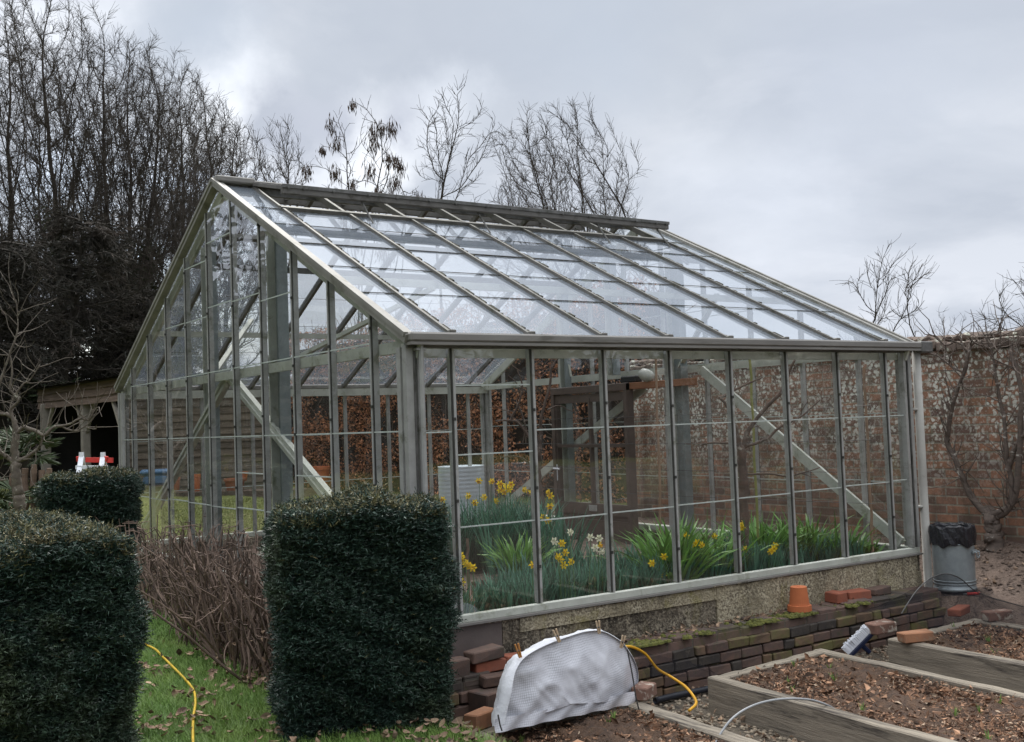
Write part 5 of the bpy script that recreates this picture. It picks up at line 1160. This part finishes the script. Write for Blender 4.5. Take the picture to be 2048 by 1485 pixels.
for k, (x, yt, D, Wd, lab) in enumerate(((1885, 628, 34, 3., 'distant round topped twiggy tree just over the wall'), (1965, 640, 36, 3., 'low distant twiggy tree over the wall towards the picture edge'), (1690, 668, 24, 1.8, 'low twiggy bush top peeping over the far end of the roof'), (1330, 672, 19, 1.6, 'twiggy shrub over the wall end, seen through the front panes above the lamp'), (1460, 676, 18, 1.6, 'twiggy shrub over the wall, seen through panes above the fruit tree'), (1590, 676, 18, 1.5, 'twiggy shrub over the wall, seen through panes toward the gutter end'), (1935, 655, 13.5, 1.5, 'tangled brown shrub top just over the coping above the espalier'))):
    b, H = place(x, yt, D); grow_tree('bare_tree' if k < 3 else 'shrub', lab, WB, b, H, 50+k, Wd, **kw)
# dark evergreens in front of the tall trees
def evergreen(label, base, H, W, seed, n):
    rg = np.random.default_rng(seed); base = np.asarray(base, float); t = thing('evergreen_tree', label, 'tree', base, 'dark evergreens behind the shed')
    P, R = stemline(rg, base-A(0, 0, .1), A(0, 0, 1), H*.97, H*.03, 12, .05, .05); mb = MB(); mb.tubes(P, R, 8); mb.build('trunk', 'bark_dark', t)
    K = 130; hh = rg.uniform(.05, .97, K); az = rg.uniform(0, 2*np.pi, K); L = W*(1.05-hh*.75)*rg.uniform(.35, 1.3, K); q = np.zeros((K, 8, 3)); f = hh*11; i = np.minimum(f.astype(int), 10); q[:, 0] = P[0, i]*(1-(f-i))[:, None]+P[0, i+1]*(f-i)[:, None]
    d = np.stack([np.cos(az), np.sin(az), rg.uniform(-.1, .45, K)], 1)
    for k in range(1, 8): q[:, k] = q[:, k-1]+d*(L/7)[:, None]; d = d+rg.normal(0, .13, d.shape)+A(0, 0, -.05); d /= np.linalg.norm(d, axis=1, keepdims=True)
    m = 13; bi = np.repeat(np.arange(K), m); f = 1.+rg.random(K*m)*6; i = np.minimum(f.astype(int), 6); u = (f-i)[:, None]; T = q[bi, i+1]-q[bi, i]; T /= np.linalg.norm(T, axis=1, keepdims=True)
    s_ = np.zeros((K*m, 6, 3)); s_[:, 0] = q[bi, i]*(1-u)+q[bi, i+1]*u; d = T*.8+rg.normal(0, .6, T.shape)*A(1, 1, .45); d /= np.linalg.norm(d, axis=1, keepdims=True); l = rg.uniform(.3, 1.15, K*m)
    for k in range(1, 6): s_[:, k] = s_[:, k-1]+d*(l/5)[:, None]; d = d+rg.normal(0, .16, d.shape)+A(0, 0, -.10); d /= np.linalg.norm(d, axis=1, keepdims=True)
    mb = MB(); mb.tubes(q, np.linspace(.05, .012, 8)*np.ones((K, 1)), 4, cap=False); mb.tubes(s_, np.linspace(.013, .006, 6)*np.ones((K*m, 1)), 3, cap=False); mb.build('branches', 'bark_dark', t)
    bi = rg.integers(0, K*m, n); f = rg.random(n)*5; i = np.minimum(f.astype(int), 4); u = (f-i)[:, None]; T = s_[bi, i+1]-s_[bi, i]; T /= np.linalg.norm(T, axis=1, keepdims=True)+1e-9
    p = s_[bi, i]*(1-u)+s_[bi, i+1]*u; D = T*.6+rg.normal(0, .55, (n, 3))*A(1, 1, .5)+A(0, 0, -.35)
    mb = MB(); mb.cards(p, D, rg.uniform(.10, .30, n), rg.uniform(.007, .016, n), 0, .3); mb.build('crown', 'ever', t); return t
for (x, yt, D, W, lab, sd_, n) in ((120, 400, 33, 3.0, 'dark evergreen rising highest over the open shed', 61, 26000), (0, 430, 31, 2.6, 'dark evergreen at the picture edge behind the gnarled apple tree', 62, 17000), (250, 545, 34, 3.0, 'lower dark evergreen over the right part of the shed roof', 63, 17000), (330, 600, 38, 3.4, 'dark evergreen seen through the upper panes of the gable', 64, 13000), (55, 440, 36, 3.0, 'dark evergreen filling the gap behind the palm', 65, 17000), (185, 455, 36, 2.6, 'dark evergreen in the middle of the dark screen behind the shed', 66, 15000)):
    b, H = place(x, yt, D); evergreen(lab, b, H, W, sd_, n)

# ------------------------------------------------------------------ beech hedge
pA, pB = A(9.75, 22.9, 0), A(11.1, 12.2, 0); ux = unit(pB-pA); vy = np.cross(A(0, 0, 1), ux); Lh = np.linalg.norm(pB-pA); hh = 3.5; mb = MB(); mid = (pA+pB)/2
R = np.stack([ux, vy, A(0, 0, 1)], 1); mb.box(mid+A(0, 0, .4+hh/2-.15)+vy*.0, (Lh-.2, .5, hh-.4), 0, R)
rg = np.random.default_rng(70); n = 52000
s_ = rg.uniform(-Lh/2, Lh/2, n); zz = rg.uniform(.35, 1, n)*0+rg.uniform(.4, .4+hh, n); dp = -.48+np.abs(rg.normal(0, .12, n)); gap = np.sin(s_*3.1+zz*1.7)+np.sin(zz*5.3-s_*1.3)+np.sin(s_*7.9+1)*np.sin(zz*6.7); kk = gap+rg.normal(0, .55, n) > -.45; sd_ = np.where(rg.random(n) < .8, 1, -1)
p = mid+ux*s_[:, None]+vy*(dp*-1*-1*-sd_*-1)[:, None]+A(0, 0, 1)*zz[:, None]; p = p[kk]; m = len(p)
mb.cards(p, rg.normal(0, 1, (m, 3))+A(0, 0, -.4), rg.uniform(.035, .085, m), rg.uniform(.012, .026, m), 1, .5)
n = 2600; q = np.zeros((n, 5, 3)); q[:, 0] = mid+ux*rg.uniform(-Lh/2, Lh/2, n)[:, None]+vy*rg.uniform(-.4, .4, n)[:, None]+A(0, 0, 1)*rg.uniform(.6, .35+hh, n)[:, None]; d = rg.normal(0, .5, (n, 3))+A(0, 0, .8); d /= np.linalg.norm(d, axis=1, keepdims=True)
for k in range(1, 5): q[:, k] = q[:, k-1]+d*rg.uniform(.06, .16, n)[:, None]; d = d+rg.normal(0, .2, d.shape); d /= np.linalg.norm(d, axis=1, keepdims=True)
mb.tubes(q, np.linspace(.009, .005, 5)*np.ones((n, 1)), 3, 2, cap=False)
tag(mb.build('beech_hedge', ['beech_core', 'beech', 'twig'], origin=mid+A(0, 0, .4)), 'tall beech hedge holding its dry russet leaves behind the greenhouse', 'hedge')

# ------------------------------------------------------------------ open fronted shed
gs = .45
P1 = at(82, 900, 28.5); P2 = at(249, 900, 24.2); P3 = at(622, 900, 25.8)
for q in (P1, P2, P3): q[2] = gs
z1 = at(85, 781, 28.5)[2]; z2 = at(246, 752, 24.2)[2]; zTop = (z1+z2)/2
sh = thing('shed', 'weathered timber shed with an open front and horizontal clad side wall', 'shed', P2)
e1 = unit(P2-P1); e2 = unit(P3-P2); Ls, Lw = np.linalg.norm(P2-P1), np.linalg.norm(P3-P2)
P4 = P1+e2*Lw
def wallboards(p, e, L, z0, z1, bh, mat, nrm, name, th=.03, jit=.006, parent=sh):
    mb = MB(); z = z0; up = A(0, 0, 1)
    while z < z1-.02:
        h = min(bh*RNG.uniform(.92, 1.08), z1-z); N = 10; rows_ = []
        for i in range(N+1):
            c = p+e*L*i/N; w = RNG.normal(0, jit); rows_.append([c+nrm*(.012)+up*(z+h+.02+w), c+nrm*(th+.012)+up*(z+w*.5), c+nrm*.0+up*(z+w*.5)])
        mb.grid(np.array(rows_)); z += h
    return mb.build(name, mat, parent)
n2_ = -np.cross(A(0, 0, 1), e2) ; n2_ = n2_ if n2_ @ (EYE-P2) > 0 else -n2_
n1_ = np.cross(A(0, 0, 1), e1); n1_ = n1_ if n1_ @ (EYE-P2) > 0 else -n1_
xo = at(548, 900, 24.8); Lc = (xo-P2) @ e2
wallboards(P2, e2, Lc, 0, zTop-gs-.12, .165, 'wood_shed', n2_, 'cladding')
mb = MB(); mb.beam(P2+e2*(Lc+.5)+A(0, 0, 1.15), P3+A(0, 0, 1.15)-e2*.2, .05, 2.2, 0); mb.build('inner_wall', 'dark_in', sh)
mb = MB(); mb.beam(P2+e2*Lc-n2_*.05+A(0, 0, 0), P2+e2*Lc-n2_*.05+A(0, 0, zTop-gs-.1), .12, .12, 0); mb.build('post', 'wood_post', sh)
mb = MB(); mb.beam(P2+e2*Lc+A(0, 0, zTop-gs-.2), P3+A(0, 0, zTop-gs-.2), .05, .25, 0); mb.build('lintel', 'wood_shed', sh)
wallboards(P1-e1*.1, e1, Ls+.15, zTop-gs-.52, zTop-gs+.02, .18, 'wood_fascia', n1_, 'fascia', .04, .012)
mb = MB()
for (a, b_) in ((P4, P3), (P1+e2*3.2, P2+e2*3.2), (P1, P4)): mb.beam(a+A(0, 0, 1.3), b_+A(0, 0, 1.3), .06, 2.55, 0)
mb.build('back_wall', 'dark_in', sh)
mb = MB(); mb.add([P1-e1*.25+n1_*.2+A(0, 0, zTop-gs+.02), P2+e1*.2+n1_*.2+A(0, 0, zTop-gs+.02), P3+e1*.2+A(0, 0, zTop-gs+.10), P4-e1*.25+A(0, 0, zTop-gs+.10)], [[0, 1, 2, 3]])
mb.add(np.array([P1-e1*.25+n1_*.2+A(0, 0, zTop-gs-.03), P2+e1*.2+n1_*.2+A(0, 0, zTop-gs-.03), P3+e1*.2+A(0, 0, zTop-gs+.05), P4-e1*.25+A(0, 0, zTop-gs+.05)]), [[0, 1, 2, 3]]); mb.build('roof', 'slate', sh)
for (x, D, w) in ((92, 28.2, .22), (172, 26.2, .20), (247, 24.3, .16)):
    p = at(x, 900, D); p[2] = gs; mb = MB(); mb.beam(p-A(0, 0, .1), p+A(0, 0, zTop-gs-.4), w, w, 0, ch=.02)
    for s in (-1, 1):
        if x == 92 and s < 0: continue
        if x == 247 and s > 0: continue
        mb.beam(p+A(0, 0, 1.45)+e1*s*.06, p+e1*s*.62+A(0, 0, zTop-gs-.42), .07, .08, 0)
    mb.build('post', 'wood_post', sh)
# red and white trestle
def trestle():
    D = 22.; c = at(183, 948, D); k = D/FPX; zb = height(c[0], c[1]); t = thing('trestle', 'red and white painted trestle standing in front of the open shed', 'trestle', A(c[0], c[1], zb))
    f = lambda x, y, dd=0.: at(x, y, D+dd)
    for xl in (163, 206):
        mb = MB(); ap = f(xl, 914)
        for dx, dd in ((-6, -.35), (6, .35)): p = f(xl+dx, 952, dd); q = ap+(p-ap)*((ap[2]-zb)/max(.05, ap[2]-p[2])); mb.beam(ap, q, .10, .06, 0, ch=.01)
        mb.tubes([ap-A(0, 0, .02), ap+A(0, 0, .09)], [.055, .05], 8); mb.build('leg_frame', 'plastic_w', t)
        mb = MB(); s_ = -1 if xl == 163 else 1
        mb.beam(f(xl+s_*3, 918), f(xl+s_*9, 919), .10, .11, 0, ch=.01); mb.beam(f(xl+s_*5-2, 936), f(xl+s_*5+2, 936), .12, .10, 0); mb.build('bracket', 'red', t)
    mb = MB(); mb.beam(f(152, 935, -.2), f(215, 935, -.2), .06, .07, 0); mb.build('beam', 'plastic_w', t)
    mb = MB(); mb.beam(f(172, 920, .4), f(226, 921, .4), .06, .10, 0); mb.build('beam', 'red', t)
trestle()
# flowerpots, tubs and tank on the strip beyond the lawn
def pot(px, py_top, py_bot, w, D, lab, m, flip=False):
    c = at(px, py_bot, D); z0 = c[2]; h = at(px, py_top, D)[2]-z0; r = w*D/FPX/2; g0 = float(height(c[0], c[1])); mb = MB()
    pr_ = [(0, .04*h), (r*.72, .0), (r*.98, h*.82), (r*1.07, h*.83), (r*1.07, h), (r*.96, h), (r*.9, h*.8), (0, h*.75)]
    mb.lathe(pr_, c, 24); tag(mb.build('flowerpot', m, origin=c), lab, 'flowerpot', 'flowerpots by the shed')
    return c
mb = MB(); st0 = at(262, 985, 23.4); st1 = at(760, 973, 23.4); mb.beam(A(st0[0], st0[1], st0[2]-.16), A(st1[0], st1[1], st1[2]-.16), .7, .30, 0); o = mb.build('flower_border', 'soil2', origin=A(st0[0], st0[1], .4)); kind(o, 'structure')
pot(644, 933, 974, 33, 21.6, 'large terracotta pot to the right of the clad shed wall', 'terracotta')
pot(470, 957, 985, 40, 23.4, 'wide weathered pot with a pale rim below the clad wall', 'terra_old')
pot(393, 949, 984, 17, 23.4, 'narrow orange pot against the clad shed wall', 'terracotta')
pot(352, 955, 984, 17, 23.4, 'dull brown pot beside the gable brace, leftmost by the wall', 'terra_old')
pot(486, 944, 962, 20, 23.7, 'small red pot behind the wide weathered one', 'terracotta')
mb = MB(); c = at(310, 945, 23.5); mb.box(c, (.62, .3, .13), 0, np.stack([e2, np.cross(A(0, 0, 1), e2), A(0, 0, 1)], 1), .05); mb.box(c+A(0, 0, -.17), (.5, .26, .20), 0, np.stack([e2, np.cross(A(0, 0, 1), e2), A(0, 0, 1)], 1), .04)
tag(mb.build('trough', 'blue', origin=c), 'blue plastic trough standing against the clad shed wall', 'trough')
c = at(924, 992, 15.0); c[2] = .3; zt_ = at(924, 932, 15.)[2]; r = 46*15/FPX; mb = MB(); pr_ = [(0, 0), (r, 0)]
for z in np.linspace(0, zt_-c[2], 90): pr_.append((r+.0016*math.sin(z*2*np.pi/.055), z))
pr_ += [(r*.96, zt_-c[2]), (r*.94, zt_-c[2]-.12), (0, zt_-c[2]-.12)]
mb.lathe(pr_, c, 36); tag(mb.build('water_tank', 'tank', origin=c, smooth=True), 'pale ribbed galvanised water tank outside the back of the greenhouse', 'water tank')
# bundle of cut twigs seen through the gable
mb = MB(); rg = np.random.default_rng(5); c = at(705, 975, 15.5); n = 60; c[2] = .32; q = np.zeros((n, 5, 3)); q[:, 0] = c+rg.normal(0, .18, (n, 3))*A(1, 1, .1); d = rg.normal(0, .6, (n, 3))*A(1, 1, .1)+A(-.2, 0, .55)
for k in range(1, 5): q[:, k] = q[:, k-1]+d*.17; d = d+rg.normal(0, .15, d.shape)
mb.tubes(q, np.linspace(.010, .005, 5)*np.ones((n, 1)), 4); tag(mb.build('pruned_branches', 'bark_pale', origin=c), 'loose heap of pale pruned branches on the lawn seen through the gable', 'branches')

# ------------------------------------------------------------------ gnarled apple tree, palm and cut stems at the picture edge
b = at(40, 1030, 13.); b[2] = height(b[0], b[1])
px_tree('apple_tree', 'old gnarled bare apple tree with pale lichened limbs before the palm', 'tree', b, [(45, 1050), (38, 1000), (33, 965), (31, 925)], [([(31, 930), (28, 900), (33, 870), (30, 845), (15, 830), (-15, 828)], .05, .018), ([(32, 868), (46, 855), (70, 862), (88, 872), (108, 855), (135, 850), (160, 838), (178, 840), (192, 815)], .026, .009), ([(31, 928), (15, 915), (-10, 895)], .035, .02), ([(33, 925), (60, 910), (78, 895), (85, 870)], .03, .012), ([(30, 850), (22, 820), (38, 800), (20, 780), (25, 740), (18, 700)], .022, .007), ([(25, 800), (45, 770), (60, 760), (80, 730)], .014, .005), ([(-10, 900), (-25, 960), (15, 960)], .025, .01), ([(-5, 780), (15, 720), (35, 660), (32, 600)], .016, .005), ([(120, 852), (150, 862), (180, 845), (195, 820)], .013, .005)], 13., 'bark_pale', .07, 17, tw_len=.5, seed=9, up=.35)
def palm(label, base, H, n, seed, r):
    rg = np.random.default_rng(seed); t = thing('fan_palm', label, 'palm', base); mb = MB(); P, R = stemline(rg, base-A(0, 0, .05), A(0, 0, 1), H, .13, 8, .02, .02); mb.tubes(P, R*0+.13, 9); mb.build('trunk', 'bark_dark', t); mb = MB(); top = P[0, -1]
    for k in range(n):
        az = rg.uniform(0, 2*np.pi); el = rg.uniform(-.5, 1.1); d = unit(A(math.cos(az), math.sin(az), math.sin(el))); c = top+d*r*rg.uniform(.55, .9); mb.tubes(smoothpath([top, top+d*r*.4+A(0, 0, .06), c], 6), [.012]*6, 4)
        sd = unit(np.cross(d, A(0, 0, 1)+rg.normal(0, .2, 3)))
        for a in np.linspace(-1.5, 1.5, 22):
            dd = unit(d*math.cos(a)+sd*math.sin(a)+A(0, 0, -.12)); mb.cards(c[None], dd[None], r*rg.uniform(.5, .65), .016, 0, .4)
    mb.build('fronds', 'palm', t); return t
b = at(34, 960, 17.); b[2] = height(b[0], b[1]); palm('dark fan palm with drooping fronds behind the gnarled apple tree', b, 1.25, 30, 3, .5)
b = at(12, 985, 16.); b[2] = height(b[0], b[1]); palm('low spiky palm at the picture edge beside the cut stems', b, .45, 22, 4, .6)
b = at(112, 840, 31.); b[2] = height(b[0], b[1]); palm('fan palm whose fronds show above the shed roof', b, at(112, 775, 31.)[2]-b[2]-.1, 26, 5, .6)
for i, (x, yt, lab) in enumerate(((22, 945, 'thick cut stem at the edge of the clump beneath the palm'), (48, 938, 'short split stem behind the apple trunk'), (66, 930, 'tallest reddish cut stem in the clump beneath the palm'), (82, 940, 'forked cut stem between two others'), (97, 936, 'brown cut stem nearest the low yew block'))):
    b = at(x, 1000, 16.4); g0 = height(b[0], b[1]); b[2] = g0; tp = at(x+2, yt, 16.4); mb = MB(); n = 9; P = np.linspace(b-A(0, 0, .05), tp, n)+RNG.normal(0, .008, (n, 3)); mb.tubes(P, np.linspace(.062, .046, n)*RNG.uniform(.8, 1.15, n), 9)
    tag(mb.build('cut_stem', 'stump', origin=b), lab, 'cut stem', 'cut stems beneath the palm')

# ------------------------------------------------------------------ the wood that closes the garden on the other sides (seen in the panes)
rg = np.random.default_rng(90); mb = MB(); cen_ = A(2, 4, 0)
for (r_, a0, a1, hh, sd0) in ((26, 87, 190, 9.0, 1), (34, 190, 300, 6.5, 2), (34, 300, 340, 5.5, 3)):
    an = np.radians(np.arange(a0, a1+.1, 1.5)); m = len(an); rr = r_+1.2*np.sin(an*17)+.8*np.sin(an*31); top = hh*(1+.16*np.sin(an*23+sd0)+.12*np.sin(an*41))
    for k in range(m-1):
        p_ = cen_+A(math.cos(an[k])*rr[k], math.sin(an[k])*rr[k], top[k]*.40); mb.box(p_, (1.0, r_*.03, top[k]*.82), 0, rz(an[k]))
    n = int(r_*np.radians(a1-a0)*hh*42); t_ = rg.uniform(an[0], an[-1], n); rad = np.interp(t_, an, rr)-.6+rg.normal(0, .45, n); z_ = np.interp(t_, an, top)*rg.uniform(0, 1, n)**.8*(.82+.3*rg.random(n))
    mb.cards(cen_+np.stack([np.cos(t_)*rad, np.sin(t_)*rad, z_+.2], 1), rg.normal(0, 1, (n, 3))+A(0, 0, .4), rg.uniform(.3, .8, n), rg.uniform(.04, .12, n), 1, .3)
o = mb.build('treeline', ['yew_core', 'ever'], origin=cen_); kind(tag(o, 'dark wood beyond the garden, mirrored in the greenhouse panes', 'wood'), 'stuff')

# ------------------------------------------------------------------ daylight
SUNPX = ray(500, -60); sd_ = unit(SUNPX); el = math.radians(50); az = math.atan2(sd_[0], sd_[1])
sdir = A(math.sin(az)*math.cos(el), math.cos(az)*math.cos(el), math.sin(el))
L = bpy.data.lights.new('sun', 'SUN'); L.energy = 1.5; L.angle = math.radians(20); L.color = (1, .965, .91)
lo = bpy.data.objects.new('sun', L); COL.objects.link(lo); lo.rotation_euler = Vector(sdir).to_track_quat('Z', 'Y').to_euler()
W = bpy.data.worlds.new('World'); S.world = W; W.use_nodes = True; g = G.__new__(G); g.nt = W.node_tree; g.nt.nodes.clear()
sky = g.n('TexSky', {}, sky_type='NISHITA', sun_disc=False, sun_elevation=el, sun_rotation=az, air_density=1., dust_density=1.5, ozone_density=1.)
dirv = g.n('TexCoord').outputs['Generated']; sp = g.n('SeparateXYZ', {0: dirv})
h = g.math('ADD', g.math('MAXIMUM', sp.outputs[2], 0.), .22)
cv = g.n('CombineXYZ', {0: g.math('DIVIDE', sp.outputs[0], h), 1: g.math('DIVIDE', sp.outputs[1], h), 2: 0.}).outputs[0]
n1 = g.noise(cv, 1.6, 7, .55, .3); n2 = g.noise(cv, 2.6, 7, .58, .3); n3 = g.noise(cv, .8, 5, .5, .4)
wv = g.n('VectorMath', {0: g.n('TexNoise', {'Vector': dirv, 'Scale': 7., 'Detail': 6., 'Roughness': .6}).outputs['Color'], 1: (.5, .5, .5)}, operation='SUBTRACT').outputs[0]
dv = g.n('VectorMath', {0: g.n('VectorMath', {0: dirv, 1: g.n('VectorMath', {0: wv, 'Scale': .16}, operation='SCALE').outputs[0]}, operation='ADD').outputs[0]}, operation='NORMALIZE').outputs[0]
def lobe(px, py, w, soft='SMOOTHSTEP'):
    d = unit(ray(px, py)); dt = g.n('VectorMath', {0: dv, 1: tuple(d)}, operation='DOT_PRODUCT').outputs['Value']
    an = g.math('ARCCOSINE', dt)
    return g.n('MapRange', {0: an, 1: math.radians(w), 2: 0.}, clamp=True, interpolation_type=soft).outputs[0]
def lay(cl, f, k, c): return g.mix(g.math('MULTIPLY', f, k, clamp=True), cl, c)
cl = g.mix(g.ramp(sp.outputs[2], .06, .36), (4.0, 4.22, 4.65), (3.05, 3.32, 3.75))
cl = lay(cl, g.ramp(n3, .42, .68), .6, (4.2, 4.4, 4.8)); cl = lay(cl, g.ramp(n1, .40, .62), .8, (2.75, 3.02, 3.5)); cl = lay(cl, g.ramp(n2, .50, .72), .35, (4.5, 4.65, 5.0))
cl = lay(cl, g.ramp(sp.outputs[2], .52, .88), 1., (13.5, 13.9, 14.4))
for (x, y, w, k, c) in ((470, 230, 5.0, .9, (5.38, 5.61, 5.98)), (760, 300, 4.2, .9, (5.61, 5.82, 6.14)), (640, 330, 4.2, .7, (4.98, 5.22, 5.65)), (60, 60, 6.5, .8, (4.98, 5.22, 5.65)), (250, 330, 5, .7, (5.14, 5.38, 5.81)), (900, 230, 3.2, .5, (4.83, 5.10, 5.56)),
                        (590, 235, 3.4, 1., (2.88, 3.11, 3.60)), (680, 225, 2.6, .9, (3.04, 3.26, 3.77)), (810, 235, 2.2, .8, (3.12, 3.34, 3.85)), (360, 60, 5, .5, (2.88, 3.26, 3.85)), (1150, 60, 7, .5, (2.88, 3.23, 3.80)), (1750, 120, 9, .45, (3.12, 3.42, 4.01)), (1550, 420, 7, .4, (4.59, 4.86, 5.40))):
    cl = lay(cl, g.math('MULTIPLY', lobe(x, y, w), g.math('MULTIPLY_ADD', n2, 1.3, .25, clamp=True)), k*1.25, c)
hole = g.math('MULTIPLY', lobe(300, 530, 8.5), g.ramp(n2, .40, .56)); col = g.mix(g.math('MULTIPLY', hole, .9), cl, g.mix(1., sky.outputs[0], (1.6, 1.6, 1.6), 'MULTIPLY'))
below = g.ramp(sp.outputs[2], -.02, .0); col = g.mix(below, (1.2, 1.2, 1.0), col)
bg = g.n('Background', {'Color': col, 'Strength': .1}).outputs[0]; o = g.n('OutputWorld'); g.nt.links.new(bg, o.inputs[0])
vs = S.view_settings; vs.view_transform = 'Standard'; vs.look = 'None'; vs.exposure = .98; vs.gamma = 1
S.cycles.max_bounces = 10; S.cycles.transparent_max_bounces = 32; S.cycles.diffuse_bounces = 3; S.cycles.glossy_bounces = 4
S.cycles.use_denoising = True
